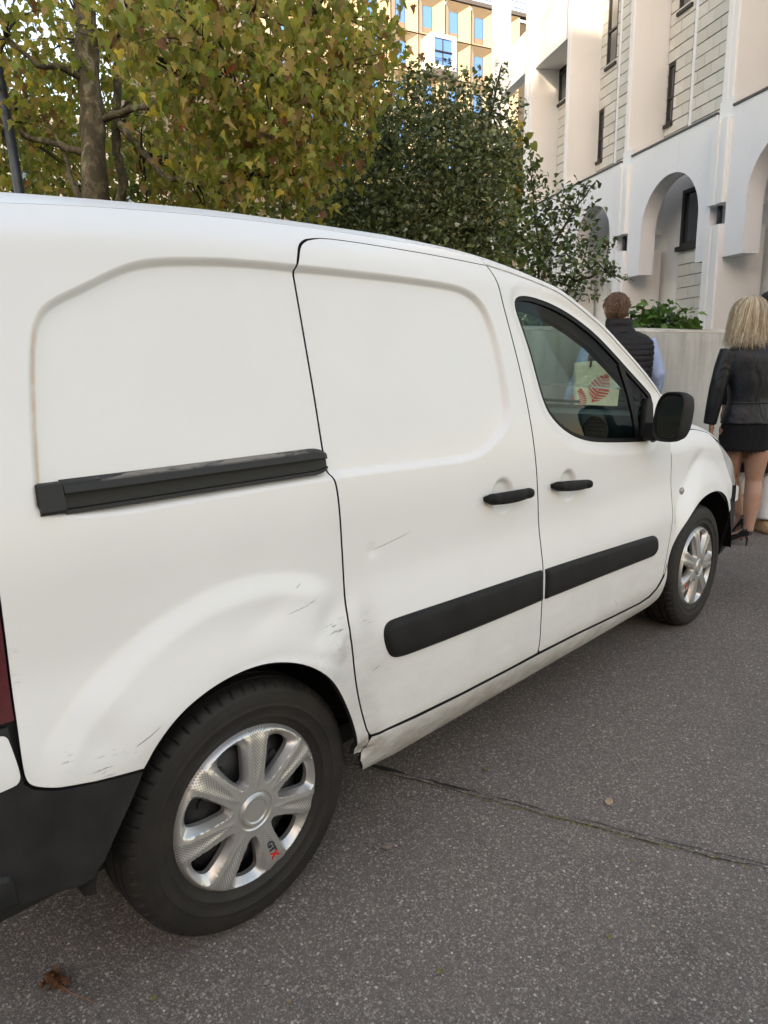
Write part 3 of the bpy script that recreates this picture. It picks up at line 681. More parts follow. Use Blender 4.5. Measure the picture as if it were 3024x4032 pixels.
wp = MB().tube([(2.50, .62, 1.14), (2.53, 1.2, 1.155), (2.51, 1.55, 1.145)], .008, 6); vpart(wp.build('wiper', M['black_plastic'], van))
MBc = MB(); rings = []
for y in np.linspace(.14, 1.67, 12):
    k = 1-((y-.905)/.77)**2; f = .30*k; rings.append([(2.24+f, y, 1.085+.03*k), (2.32+f*.6, y, 1.07+.02*k), (2.32+f*.6, y, 1.02), (2.24+f, y, 1.02)])
MBc.loft(rings); vpart(MBc.build('scuttle', M['black_plastic'], van, True))
# ---- wheels
def tyre_mesh():
    prof = [(.020, .190), (.010, .197), (.004, .203), (.0005, .212), (-.0045, .2235), (-.0062, .2245), (-.0066, .2275), (-.0060, .229), (-.010, .244), (-.0115, .251), (-.0132, .2522), (-.0134, .2555), (-.0126, .257), (-.013, .264), (-.0115, .2775), (-.0095, .284), (-.0095, .287), (-.006, .295), (-.001, .3015), (.004, .3062), (.010, .3098), (.018, .3122), (.026, .3137), (.0262, .3085), (.031, .3085), (.0312, .3140), (.05, .3152), (.0555, .3153), (.0557, .3075), (.064, .3075), (.0642, .3155), (.085, .3158)]
    prof = prof+[(.17-y, r) for y, r in prof[::-1]][1:]
    n = 480; V = []; Fc = []; m = len(prof)
    for j in range(n):
        a = 2*math.pi*j/n; low = (j % 8 == 0)
        for i, (y, r) in enumerate(prof):
            rr_ = r
            if low and r > .2995 and (y < .025 or y > .145): rr_ = r-.0042
            yy = y
            if r > .2995 and y < .012: yy = y+(.0016 if low else 0)
            V.append((rr_*math.cos(a), yy, rr_*math.sin(a)))
    for j in range(n):
        k = (j+1) % n
        for i in range(m-1): Fc.append((j*m+i, j*m+i+1, k*m+i+1, k*m+i))
    me = mesh('tyre', V, Fc, True); me.set_sharp_from_angle(angle=math.radians(38)); return me
def cover_parts():
    """heightfield over the wheel disc in (x, z); outward is -y"""
    SP = 2*math.pi/7; TH0 = math.radians(-71.7)
    def pol(r, a): return (r*math.cos(a), r*math.sin(a))
    holes_o, holes_i = [], []
    for k in range(7):
        a0 = TH0+k*SP; d = math.radians
        Q = [pol(.070, a0+d(19.5)), pol(.085, a0+d(15)), pol(.12, a0+d(11.5)), pol(.165, a0+d(9.3)), pol(.186, a0+d(9.6)), pol(.1925, a0+d(14)), pol(.1935, a0+d(20)), pol(.1935, a0+d(26)), pol(.1935, a0+d(32)), pol(.1925, a0+d(37.5)), pol(.186, a0+d(41.8)), pol(.165, a0+d(42)), pol(.12, a0+d(40)), pol(.085, a0+d(36.5)), pol(.070, a0+d(32)), pol(.068, a0+d(26))]
        holes_o.append(resample(smooth_poly(Q, 2), .004))
        Q2 = [pol(.078, a0+d(21)), pol(.09, a0+d(17.5)), pol(.12, a0+d(14.5)), pol(.158, a0+d(12.6)), pol(.172, a0+d(13.4)), pol(.178, a0+d(18)), pol(.180, a0+d(25)), pol(.178, a0+d(31)), pol(.172, a0+d(35.5)), pol(.158, a0+d(37)), pol(.12, a0+d(36.2)), pol(.09, a0+d(33)), pol(.078, a0+d(30)), pol(.076, a0+d(25.5))]
        holes_i.append(resample(smooth_poly(Q2, 2), .004))
    def hgt(x, z):
        r = np.hypot(x, z); a = (np.arctan2(z, x)-TH0) % SP; a = np.where(a > SP/2, a-SP, a)
        h = herm([0, .045, .06, .10, .15, .185, .197, .2035], [.020, .020, .019, .018, .016, .011, .006, -.004], r)
        h += .004*(1-sst(.0368, .0395, r))-.0025*(1-sst(.028, .031, r))-.003*sst(.040, .043, r)*(1-sst(.046, .050, r))
        X = np.stack([x, z], 1); dm = np.full(len(x), 1e9); ins = np.zeros(len(x), bool)
        for H in holes_o: s = sdist(H, X); dm = np.minimum(dm, s)
        di = np.full(len(x), 1e9)
        for H in holes_i: di = np.minimum(di, np.abs(sdist(H, X)))
        t = np.where(dm < 0, np.clip(-dm/(-dm+di+1e-9), 0, 1), 0); h -= .020*t+.0012*(1-sst(0, .003, np.abs(dm)))*(dm >= 0)
        w = np.abs(a)*r; ww = .0015+.160*np.maximum(0, r-.054)          # half width of the raised checkered blade
        h += .0014*(1-sst(-.002, .0065, w-ww))*sst(.054, .066, r)-.0030*np.clip(1-(w/np.maximum(ww, 1e-4))**2, 0, 1)**2*sst(.07, .11, r)*(w < ww)
        return h
    Rm = .2035; outer = np.array([pol(Rm, 2*math.pi*i/160) for i in range(160)])
    pts = [tuple(p) for p in outer]; edges = [(i, (i+1) % 160) for i in range(160)]
    for H in holes_i:
        n0 = len(pts); n = len(H); pts += [tuple(p) for p in H]; edges += [(n0+i, n0+(i+1) % n) for i in range(n)]
    for H in holes_o: pts += [tuple(p) for p in H]; pts += [tuple(p) for p in inset(H, -.003)]
    G = [pol(r, 2*math.pi*(i+.5*(q % 2))/n) for q, r in enumerate(np.concatenate([[.0, .015, .026, .028, .031, .0355, .0368, .0385, .0395, .0415, .043, .0465, .05], np.arange(.054, .203, .0035), [.2, .202]])) for n in [max(6, int(2*math.pi*max(r, .005)/.0036))] for i in range(n)]
    G = np.array(G); allb = np.vstack([np.vstack(holes_i), np.vstack(holes_o)])
    dd = np.min([seg_dist(H, G) for H in holes_i+holes_o], 0); G = G[(dd > .0016)]
    insd = np.zeros(len(G), bool)
    for H in holes_i: insd |= inside(H, G)
    G = G[~insd]; pts += [tuple(p) for p in G]
    vs_, es_, fs_, *_r = delaunay_2d_cdt([Vector(p) for p in pts], edges, [], 0, 1e-6, False)
    X = np.array([[p.x, p.y] for p in vs_]); T = np.array([f for f in fs_ if len(f) == 3]); cen = X[T].mean(1); k = np.hypot(*cen.T) < Rm
    for H in holes_i: k &= ~inside(H, cen)
    T = T[k]; h = hgt(X[:, 0], X[:, 1]); V = np.stack([X[:, 0], -h, X[:, 1]], 1)
    r = np.hypot(*X.T); a = (np.arctan2(X[:, 1], X[:, 0])-TH0) % SP; a = np.where(a > SP/2, a-SP, a)
    cr = np.hypot(*cen[k].T); ca = (np.arctan2(cen[k][:, 1], cen[k][:, 0])-TH0) % SP; ca = np.where(ca > SP/2, ca-SP, ca); isck = (np.abs(ca)*cr < .0005+.160*(cr-.054)) & (cr > .056)
    # orientation
    A_, B_, C_ = V[T[:, 0]], V[T[:, 1]], V[T[:, 2]]; fl = np.cross(B_-A_, C_-A_)[:, 1] > 0; T[fl] = T[fl][:, ::-1]
    uvp = np.stack([r/.0042, 60+np.sin(a)*r/.0036, 0*r], 1)
    Fc = [tuple(t) for t in T]; mi = list(isck.astype(int)); V = list(map(tuple, V)); uv = list(map(tuple, uvp))
    for H in holes_i+[outer]:
        h0 = hgt(H[:, 0], H[:, 1]); n0 = len(V); n = len(H); V += [(p[0], -q, p[1]) for p, q in zip(H, h0)]+[(p[0], -q+.014, p[1]) for p, q in zip(H, h0)]; uv += [(0, 0, 0)]*(2*n)
        Fc += [(n0+i, n0+(i+1) % n, n0+n+(i+1) % n, n0+n+i) for i in range(n)]; mi += [0]*n
    me = mesh('wheel_cover', V, Fc, True, None, {'uvp': np.array(uv)}, mi)
    me.set_sharp_from_angle(angle=math.radians(34)); me.materials.append(M['cover']); me.materials.append(M['checker'])
    return me, hgt
def text_mesh(body, size, depth, shear=.18):
    cu = bpy.data.curves.new('t', 'FONT'); cu.body = body; cu.size = size; cu.extrude = depth; cu.shear = shear; cu.align_x = 'CENTER'; cu.align_y = 'CENTER'; cu.offset = size*.03
    to = bpy.data.objects.new('t', cu); COL.objects.link(to); dg = bpy.context.evaluated_depsgraph_get(); me = bpy.data.meshes.new_from_object(to.evaluated_get(dg)); bpy.data.objects.remove(to); bpy.data.curves.remove(cu); return me
ty_me = tyre_mesh(); cv_me, _h = cover_parts()
sd_b = MB()
for k in range(1):
    ring = lambda y, r, n=48: [(r*math.cos(a), y, r*math.sin(a)) for a in np.linspace(0, 2*math.pi, n, endpoint=False)]
    sd_b.loft([ring(.165, .185), ring(.150, .190), ring(.10, .178), ring(.055, .178), ring(.045, .165), ring(.030, .14), ring(.022, .12), ring(.030, .09), ring(.035, .05), ring(.03, .01)], cap=False)
sd_me = mesh('wheel_disc', sd_b.V, sd_b.F, True)
def wheel(cx, rot):
    w = empty('wheel', Vector((cx, .055, .312))-VL, parent=van)
    obj('tyre', ty_me, M['tyre'], w); cv = obj('wheel_cover', cv_me, None, w); d = obj('wheel_disc', sd_me, M['steel_dark'], w)
    for k in range(10):
        a = 2*math.pi*k/10+.2; c = MB().tube([(.128*math.cos(a), .0265, .128*math.sin(a)), (.128*math.cos(a), .021, .128*math.sin(a))], .0135, 12, ell=(1, .8)).build('vent_hole', M['jamb'], w)
    drum = MB().tube([(0, .04, 0), (0, .12, 0)], .115, 28).build('brake_drum', M['rust_steel'], w, autosmooth=40)
    a0 = math.radians(-71.7)
    for txt, r, sz, mt in (('GT', .128, .026, 'dark_print'), ('X', .157, .030, 'red_print')):
        me = text_mesh(txt, sz, .0012); x, z = r*math.cos(a0), r*math.sin(a0); hh = float(_h(np.array([x]), np.array([z]))[0])
        lt = obj('lettering', me, M[mt], w); ex = Vector((math.cos(a0), 0, math.sin(a0))); ez = Vector((0, -1, 0)); ey = ez.cross(ex)
        lt.matrix_local = Matrix(((ex.x, ey.x, ez.x, x), (ex.y, ey.y, ez.y, -hh-.0015), (ex.z, ey.z, ez.z, z), (0, 0, 0, 1)))
    w.rotation_euler = (0, rot, 0); return w
w1_ = wheel(0., 0.); w2_ = wheel(2.728, math.radians(83.4))
for w in (w1_, w2_):
    c = copy_tree(w, van); c.location = (w.location.x, VL.y-.055, w.location.z); c.scale = (1, -1, 1)
# ---- scratches and the far side
def scratch(pts, w, parent, S=A):
    P = resample(pts, .006, False); d = np.gradient(P, axis=0); nn = np.stack([-d[:, 1], d[:, 0]], 1)/np.maximum(np.hypot(*d.T), 1e-9)[:, None]
    s = np.linspace(0, 1, len(P)); ww = w*np.sin(np.pi*s)**.5*(.5+.5*np.abs(np.sin(s*37+P[0, 0]*50)))[:, None].T[0]
    a = P+nn*ww[:, None]/2; c = P-nn*ww[:, None]/2; V = np.vstack([S(a[:, 0], a[:, 1], -.0005), S(c[:, 0], c[:, 1], -.0005)]); n = len(P)
    return obj('scratch', mesh('scratch', V, [(i, i+1, n+i+1, n+i) for i in range(n-1)]), M['scratch'], parent)
M['scratch'] = simple('bare scratch', (.16, .145, .13), .7)
for pts, w in (([(.40, .872), (.45, .880), (.52, .890), (.56, .897)], .0016), ([(.365, .555), (.385, .560), (.40, .565)], .002)):
    scratch(pts, w, s_door)
for pts, w in (([(.10, .785), (.16, .79), (.20, .800)], .0012), ([(-.30, .628), (-.265, .640), (-.24, .652)], .0026), ([(.14, .838), (.16, .846)], .002)):
    q = scratch(pts, w, q_pan)
for pts, w in (([(1.74, .40), (1.765, .372), (1.77, .36)], .0018), ([(1.40, .55-.04), (1.402, .47)], .0012)):
    scratch(pts, w, f_door)
scratch([(2.31, .70), (2.305, .66), (2.30, .60)], .003, fender, B)
for o in [q_pan, s_door, f_door, fender, headl, tl, rb, mir, pil, pit]:
    if o is mir:
        c = copy_tree(o, van); c.location = (o.location.x, -o.location.y, o.location.z); c.scale = (1, -1, 1); c.rotation_euler = (0, math.radians(4), math.radians(5))
    else: mirrored(o)
# ================================================================== GROUND
def asphalt_mat():
    t = NT('worn asphalt'); co = t.coord('Object')
    wv = t.N('ShaderNodeVectorMath', operation='ADD'); nn_ = t.N('ShaderNodeTexNoise'); t.L(co, nn_.inputs['Vector']); nn_.inputs['Scale'].default_value = 130; nn_.inputs['Detail'].default_value = 2
    sc_ = t.N('ShaderNodeVectorMath', operation='SCALE'); t.L(nn_.outputs[1], sc_.inputs[0]); sc_.inputs['Scale'].default_value = .006; t.L(co, wv.inputs[0]); t.L(sc_.outputs[0], wv.inputs[1]); wc = wv.outputs[0]
    v1 = t.voro(wc, 135, dim='2D'); v2 = t.voro(wc, 240, dim='2D'); ch = t.voro(wc, 105, dim='2D')
    big = t.noise(co, .7, 5, .6); mid = t.noise(co, 6, 6, .65); fine = t.noise(co, 330, 4, .7)
    r1 = t.sep(v1.outputs['Color']); r2 = t.sep(v2.outputs['Color']); r3 = t.sep(ch.outputs['Color'])
    col = t.mix(t.mrange(fine, .3, .7), (.045, .038, .033), (.145, .123, .104))
    m2 = t.mrange(t.math('SUBTRACT', t.mrange(r2[0], 0, 1, .10, .60), v2.outputs['Distance']), -.03, .08)
    col = t.mix(t.math('MULTIPLY', m2, .85), col, t.ramp(r2[1], [(0, (.055, .048, .042)), (.5, (.165, .143, .123)), (.85, (.27, .232, .196)), (1, (.40, .35, .30))]))
    m1 = t.mrange(t.math('SUBTRACT', t.mrange(r1[0], 0, 1, -.15, .60), v1.outputs['Distance']), -.03, .08)
    col = t.mix(t.math('MULTIPLY', m1, .9), col, t.ramp(r1[1], [(0, (.055, .048, .043)), (.4, (.175, .152, .132)), (.75, (.25, .215, .182)), (1, (.36, .32, .28))]))
    col = t.mix(t.mrange(mid, .35, .7, 0, .22), col, (.19, .16, .135))
    col = t.mix(t.mrange(big, .35, .65, 0, .25), col, (.10, .088, .078))
    m = t.math('MULTIPLY', t.math('GREATER_THAN', r3[2], .945), t.math('LESS_THAN', ch.outputs['Distance'], t.mrange(r3[0], 0, 1, .16, .42)))
    col = t.mix(m, col, t.ramp(r3[1], [(0, (.24, .22, .19)), (.5, (.34, .32, .28)), (.8, (.32, .24, .17)), (1, (.48, .46, .42))]))
    stain = t.noise(co, .45, 6, .62, .8); col = t.mix(t.mrange(stain, .50, .72, 0, .55), col, t.mix(1.0, col, (.55, .53, .52), 'MULTIPLY'))
    pol = t.noise(t.mapping(co, (.25, 1.6, 1)), 1.0, 4, .5); col = t.mix(t.mrange(pol, .45, .7, 0, .35), col, t.mix(1.0, col, (1.35, 1.32, 1.30), 'MULTIPLY'))
    col = t.mix(1.0, col, (1.42, 1.42, 1.45), 'MULTIPLY')
    rnd = r1[2]
    h = t.math('ADD', t.math('ADD', t.math('MULTIPLY', m1, .6), t.math('MULTIPLY', m2, .35)), t.math('MULTIPLY', fine, .5))
    nm = t.bump(h, .8, .004)
    t.bsdf(col, t.mrange(rnd, 0, 1, .55, .85), 0, .35, normal=nm); return t.m
M['asphalt'] = asphalt_mat()
g_ = MB().add([(-300, -300, 0), (300, -300, 0), (300, 300, 0), (-300, 300, 0)], [(0, 1, 2, 3)]).build('asphalt_ground', M['asphalt'])
tag(g_, kind='structure')
# old repair joint across the asphalt: tar strip, crack, moss
M['tar'] = simple('old tar', (.035, .032, .030), .6, bump=.8, bscale=120, var=.5, vscale=30)
M['crack'] = simple('crack', (.025, .022, .018), .9)
M['moss'] = simple('dry moss', (.17, .15, .07), .9, var=.5, vscale=40)
jp = np.array([(.50, .80), (.633, .388), (.649, .321), (.712, .135), (.777, -.044), (.826, -.2), (.883, -.357), (.946, -.542), (.995, -.679), (1.052, -.811), (1.25, -1.45)])
def ribbon(name, pts, w, z, mat, jit=.3, seed=0, kind='structure', parent=None):
    r = np.random.default_rng(seed); P = resample(pts, .012, False); d = np.gradient(P, axis=0); nn = np.stack([-d[:, 1], d[:, 0]], 1)/np.hypot(*d.T)[:, None]
    n = len(P); ph = r.normal(0, 1, (2, n)); ker = np.array([.2, .6, 1, .6, .2]); ker /= ker.sum(); ph = np.stack([np.convolve(q, ker, 'same') for q in ph])
    ww = np.asarray([w]*n) if not callable(w) else np.array([w(q) for q in np.linspace(0, 1, n)])
    mid = P+nn*(np.convolve(r.normal(0, 1, n), ker, 'same')*.004)[:, None]
    a = mid+nn*(ww/2*(1+jit*ph[0]))[:, None]; c = mid-nn*(ww/2*(1+jit*ph[1]))[:, None]
    V = [(p[0], p[1], z) for p in a]+[(p[0], p[1], z) for p in c]
    o = obj(name, mesh(name, V, [(i, i+1, n+i+1, n+i) for i in range(n-1)]), mat, parent); 
    if kind: tag(o, kind=kind)
    return o
ribbon('tar_joint', jp+np.array([.022, .006]), lambda s: .030*max(0.05, 1-s*1.9)*(.6+.5*math.sin(s*61)) if s < .5 else .003, .0022, M['tar'], .5, 3)
ribbon('asphalt_crack', jp, lambda s: .0032, .0036, M['crack'], .9, 5)
mv = MB(); rr_ = np.random.default_rng(5); P = resample(jp, .004, False)
for i in range(len(P)):
    s = i/len(P); dens = .25+1.5*math.exp(-((s-.56)/.10)**2)+.9*math.exp(-((s-.42)/.06)**2)
    for q in range(rr_.poisson(dens*.55)):
        x, y = P[i]+rr_.normal(0, .0045, 2); a = rr_.uniform(0, 6.28); l = rr_.uniform(.003, .008); hh = rr_.uniform(.002, .007)
        mv.add([(x+l*math.cos(a+k*2.1), y+l*math.sin(a+k*2.1), .0008) for k in range(3)]+[(x, y, hh)], [(0, 1, 3), (1, 2, 3), (2, 0, 3)])
tag(mv.build('moss_tufts', M['moss'], clean=False), 'small olive moss tufts growing along the asphalt crack', 'moss', kind='stuff')
# ================================================================== CONCRETE WALL
def concrete_mat():
    t = NT('stained concrete'); co = t.coord(); s = t.sep(co)
    st = t.noise(t.mapping(co, (7, 7, .8)), 1.0, 7, .7, .3); st2 = t.noise(t.mapping(co, (9, 9, 5)), 1.0, 6, .75); big = t.noise(co, 1.3, 5, .6); gr = t.noise(co, 160, 4, .6)
    col = t.mix(t.mrange(big, .3, .7), (.40, .39, .36), (.52, .51, .48))
    topm = t.mrange(t.math('ADD', s[2], t.math('MULTIPLY', t.noise(t.mapping(co, (14, 14, .2)), 1, 3), .9)), 1.3, 2.1)
    col = t.mix(t.math('MULTIPLY', t.mrange(st, .42, .62), t.math('ADD', t.math('MULTIPLY', topm, .45), .10), clamp=True), col, (.22, .215, .195))
    col = t.mix(t.mrange(st2, .48, .75, 0, .40), col, (.55, .545, .52))
    col = t.mix(t.mrange(s[2], .0, .35, .55, 0), col, (.17, .17, .14))
    t.bsdf(col, .85, 0, .3, normal=t.bump(gr, .35, .004)); return t.m
M['concrete'] = concrete_mat()
wdir = Vector((.978, -.208, 0)); WO = Vector((6.528, 1.0986, 0))
wall = empty('retaining_wall', WO, math.atan2(wdir.y, wdir.x)); tag(wall, 'long low grey concrete wall with vertical stains behind the van', 'wall')
def prism(prof, x0, x1, n=1):  # prof in (y, z), extruded along x
    return MB().loft([[(x, y, z) for y, z in prof] for x in np.linspace(x0, x1, n+1)])
w_ = MB()
for i, (x0, x1) in enumerate([(-14, -6.2), (-6.194, 3.2), (3.206, 8.), (8.006, 14)]):
    q = prism([(0, -.2), (0, 1.50), (.004, 1.565), (.008, 1.568), (.24, 1.60), (.25, 1.59), (.25, -.2)], x0, x1); me_ = q.build('wall_panel', M['concrete'], wall)
cp = prism([(.006, 1.5705), (.012, 1.584), (.238, 1.615), (.244, 1.60)], -14, 14); cp.build('coping', simple('weathered coping mortar', (.46, .42, .36), .85, bump=.4, bscale=60, var=.3, vscale=3), wall)
# soil behind the wall
so = MB().add([(-30, .25, .9), (30, .25, .9), (30, 16, 1.0), (-30, 16, 1.0)], [(0, 1, 2, 3)])
q = so.build('planting_bed', simple('dark soil', (.045, .036, .026), .95, bump=.8, bscale=20, var=.4)); q.location = WO; q.rotation_euler = wall.rotation_euler; tag(q, kind='structure')
# ================================================================== ARCADED BUILDING (right)
def stucco(name, col, rough=.9):
    t = NT(name); co = t.coord(); big = t.noise(co, .6, 5, .6); gr = t.noise(co, 90, 4, .65); st = t.noise(t.mapping(co, (5, 5, .25)), 1.0, 5, .65)
    c = t.mix(t.mrange(big, .3, .7), tuple(x*.94 for x in col), col); c = t.mix(t.mrange(st, .55, .8, 0, .25), c, tuple(x*.72 for x in col))
    t.bsdf(c, rough, 0, .3, normal=t.bump(gr, .45, .012)); return t.m
M['stucco'] = stucco('white rough render', (.80, .81, .815)); M['stucco2'] = stucco('cool white render', (.80, .815, .84))
def block_mat():
    t = NT('grey facade block'); oi = t.N('ShaderNodeObjectInfo'); co = t.coord(); r = oi.outputs['Random']
    n = t.noise(co, 3, 5, .6); gr = t.noise(co, 60, 4, .6)
    col = t.mix(r, (.56, .54, .49), (.68, .66, .61)); col = t.mix(t.mrange(n, .35, .7, 0, .45), col, (.52, .50, .45))
    t.bsdf(col, .9, 0, .3, normal=t.bump(gr, .4, .008)); return t.m
M['block'] = block_mat(); M['joint'] = simple('dark mortar', (.15, .14, .125), .95)
M['frame'] = simple('dark window frame', (.022, .020, .020), .45)
M['flash'] = simple('dark flashing', (.06, .06, .065), .5)
def pane_mat(name, c, rough=.04):
    t = NT(name); co = t.coord(); n = t.noise(co, .7, 2); t.bsdf(t.mix(n, tuple(x*.7 for x in c), c), rough, 0, .8, 1.0, .02, t.bump(n, .05, .05)); return t.m
M['pane'] = pane_mat('dark window pane', (.05, .06, .07)); M['blind'] = simple('grey roller blind', (.33, .33, .32), .8)
BO = Vector((15.726, 6.741, 0)); bld = empty('arcaded_building', BO, math.atan2(.845, .534))
tag(bld, 'pale rendered building with hanging arches and grey block walls on the right', 'building')
PIERS = [6.6, 3.84, .73, -2.65, -5.95]; EW = -.92; TOP = 14.5
blocks_lo = []; 
bw, bh = .46, .258
blk = MB().box((0, -.05, 0), (bw-.012, 0, bh-.016), .006); blk_me = None
half = MB().box((0, -.05, 0), (bw/2-.012, 0, bh-.016), .006)
def blk_mesh(mb, name='block'):
    me = mesh(name, mb.V, mb.F); bm = bmesh.new(); bm.from_mesh(me); bmesh.ops.remove_doubles(bm, verts=bm.verts, dist=1e-5); bmesh.ops.recalc_face_normals(bm, faces=bm.faces); bm.to_mesh(me); bm.free(); me.materials.append(M['block']); return me
bme = blk_mesh(blk); hme = blk_mesh(half); BC = {}
extra = MB()
def lay_blocks(a0, a1, z0, z1, e, openings=(), limit=None, cnt=[0]):
    n = int((z1-z0)/bh+.5)
    for i in range(n):
        z = z0+i*bh; x = a0; x -= 0 if i % 2 == 0 else bw/2
        while x < a1-.03:
            l, r = max(x, a0), min(x+bw, a1); x += bw
            segs = [(l, r)]
            for (oa, ob, oz, oy) in openings:
                if z+bh*.6 > oz and z+bh*.4 < oy:
                    ns = []
                    for s0, s1 in segs:
                        if s1 <= oa or s0 >= ob: ns.append((s0, s1)); continue
                        if s0 < oa: ns.append((s0, oa))
                        if s1 > ob: ns.append((ob, s1))
                    segs = ns
            for s0, s1 in segs:
                w = s1-s0
                if w < .04: continue
                if cnt[0] < 300 and z < 11:
                    key = round(w, 3)
                    if key not in BC: BC[key] = blk_mesh(MB().box((0, -.05, 0), (w-.009, 0, bh-.022), .004))
                    o = obj('block', BC[key], None, bld); o.location = (s0, e+(.004*((i*7+int(s0*13)) % 3)), z); cnt[0] += 1
                else: extra.box((s0, e-.05, z), (s1-.009, e, z+bh-.022))
wl_ = MB()
for k in (3, 2, 1, 0):
    pL, pR = PIERS[k], PIERS[k+1]            # far fin, near fin (in a)
    near = pR; w0, w1 = near, pL-.2
    ops = [(pL-.50, pL-.24, 6.70, 7.98), (pL-1.0, pL-.50, 8.95, 10.9), (near+.02, near+.34, 6.72, 8.05), (near+.02, near+.34, 8.95, 10.9)]
    strip_ = (pL-1.20, pL-1.08, 5.9, TOP)
    if k >= 1 or True: lay_blocks(w0, w1, 5.95, 11.6 if k < 3 else 8.5, EW, ops+[strip_])
    # joint backing with the openings left out is simply set behind; openings are framed boxes
    wl_.box((w0, EW-.30, 5.6), (w1, EW-.052, TOP))
    MB().box((strip_[0]+.005, EW-.05, 5.95), (strip_[1]-.01, EW-.012, TOP)).build('joint_strip', M['stucco2'], bld)
    for (oa, ob, oz, oy) in ops:
        wr = empty('window', (oa, EW, oz), parent=bld); W_, H_ = ob-oa, oy-oz
        fr = MB().box((0, -.05, 0), (.05, .0, H_)).box((W_-.05, -.05, 0), (W_, .0, H_)).box((.05, -.05, H_-.06), (W_-.05, .0, H_)).box((.05, -.05, 0), (W_-.05, .0, .07)).box((.05, -.05, H_*.42), (W_-.05, -.005, H_*.42+.05)); fr.build('frame', M['frame'], wr)
        MB().box((.05, -.048, .07), (W_-.05, -.040, H_-.06)).build('pane', M['pane'], wr)
        MB().box((-.02, -.02, -.07), (W_+.02, .06, -.002)).build('window_sill', M['frame'], wr)
wl_.build('wall', M['joint'], bld)
def fin(p, wdt, depth=.94):
    s = MB(); x1, x0 = p, p-wdt; y0 = EW-.02
    pr = [(x0, y0), (x0, -.03), (x0+.02, 0), (x0+wdt*.30, 0), (x0+wdt*.36, -.03), (x0+wdt*.44, -.03), (x0+wdt*.50, 0), (x0+wdt*.80, 0), (x1-.02, -.012), (x1, -.04), (x1, y0)]
    s.loft([[(a, e, z) for a, e in pr] for z in (6.12, 6.16, 8.0, TOP)]); s.build('fin', M['stucco'], bld)
for i, p in enumerate(PIERS): fin(p, [.5, .20, .18, .34, .34][i])
# arcade panels with hanging legs
def arch_panel(aL, aR, ac, r, zc, zb, zt, e0=-.34, e1=0.03):
    out = [(aR, zb), (aR, zt), (aL, zt), (aL, zb), (ac+r, zb)]+[(ac+r*math.cos(t), zc+r*math.sin(t)) for t in np.linspace(0, math.pi, 33)]+[(ac-r, zb)]
    n = len(out); V = [(a, e1, z) for a, z in out]+[(a, e0, z) for a, z in out]
    bm = bmesh.new(); vf = [bm.verts.new(v) for v in V[:n]]; vb_ = [bm.verts.new(v) for v in V[n:]]
    vs_, es_, fs_, *_r = delaunay_2d_cdt([Vector(p) for p in out], [(i, (i+1) % n) for i in range(n)], [], 1, 1e-6, False)
    P = np.array(out)
    for f in fs_:
        c = np.mean([[vs_[i].x, vs_[i].y] for i in f], 0)
        if not inside(P, c[None])[0]: continue
        ids = [int(np.argmin(np.hypot(*(P-np.array([vs_[i].x, vs_[i].y])).T))) for i in f]
        try: bm.faces.new([vf[i] for i in ids]); bm.faces.new([vb_[i] for i in ids[::-1]])
        except ValueError: pass
    for i in range(n): bm.faces.new([vf[i], vf[(i+1) % n], vb_[(i+1) % n], vb_[i]])
    bmesh.ops.recalc_face_normals(bm, faces=bm.faces); me = bpy.data.meshes.new('arch_panel'); bm.to_mesh(me); bm.free()
    o = obj('arch_panel', me, M['stucco2'], bld); return o
for k in range(len(PIERS)-1):
    pL, pR = PIERS[k], PIERS[k+1]; aL, aR = pL-.43, pR+.03; ac = (aL-.55+aR+.36)/2; r = (aL-.55-aR-.36)/2
    arch_panel(aL, aR, ac, r, 5.2-r, 3.25, 5.92)
    MB().box((aR-.0, -.36, 5.925), (aL, .055, 5.965)).build('flashing', M['flash'], bld)
for p in PIERS:
    for z0, z1, e1 in ((4.25, 5.76, .12), (0., 3.86, .14)):
        x0, x1 = p-.46+.03, p+.03; s = MB()
        pr = [(x0, -.9), (x0, e1-.03), (x0+.03, e1), (x0+.16, e1), (x0+.18, e1-.03), (x0+.24, e1-.03), (x0+.26, e1), (x1-.03, e1), (x1, e1-.03), (x1, -.9 if z0 == 0 else -.4)]
        s.loft([[(a, e, z) for a, e in pr] for z in (z0, z1)]); s.build('pier', M['stucco'], bld)
    MB().box((p-.42, -.35, 5.77), (p, .0, 6.118)).build('corbel', M['stucco'], bld)
    MB().tube([(p-.1, -.1, 3.8), (p-.1, -.1, 4.3)], .05, 10).build('drain_pipe', M['frame'], bld, True)
# lower storey behind the arches
for k in range(len(PIERS)-1):
    pL, pR = PIERS[k], PIERS[k+1]; w0, w1 = pR, pL; e = EW
    MB().box((w0, e-.25, 0), (w1, e-.055, 5.6)).build('inner_wall', M['stucco'], bld)
    lay_blocks(pL-2.2, pL-1.06, 1.4, 3.75, e, [(pL-2.2, pL-1.06, 1.2, 2.2)])
    wr = empty('window', (pL-1.85, e, 3.86), parent=bld); W_, H_ = .74, 1.22
    MB().box((0, -.05, 0), (.10, .02, H_)).box((W_-.10, -.05, 0), (W_, .02, H_)).box((.10, -.05, H_-.08), (W_-.10, .02, H_)).box((.10, -.05, 0), (W_-.10, .02, .08)).build('frame', M['frame'], wr)
    MB().box((.10, -.048, .08), (W_-.10, -.038, H_-.08)).build('pane', M['pane'], wr)
    MB().box((-.06, -.02, -.10), (W_+.06, .10, -.002)).build('window_sill', M['frame'], wr)
    MB().box((pL-2.2, e-.05, 1.9), (pL-1.1, e+.0, 2.2)).build('vent_grille', M['frame'], bld)
if extra.V:
    o = extra.build('block_courses', M['block'], bld, clean=False); tag(o, kind='stuff')
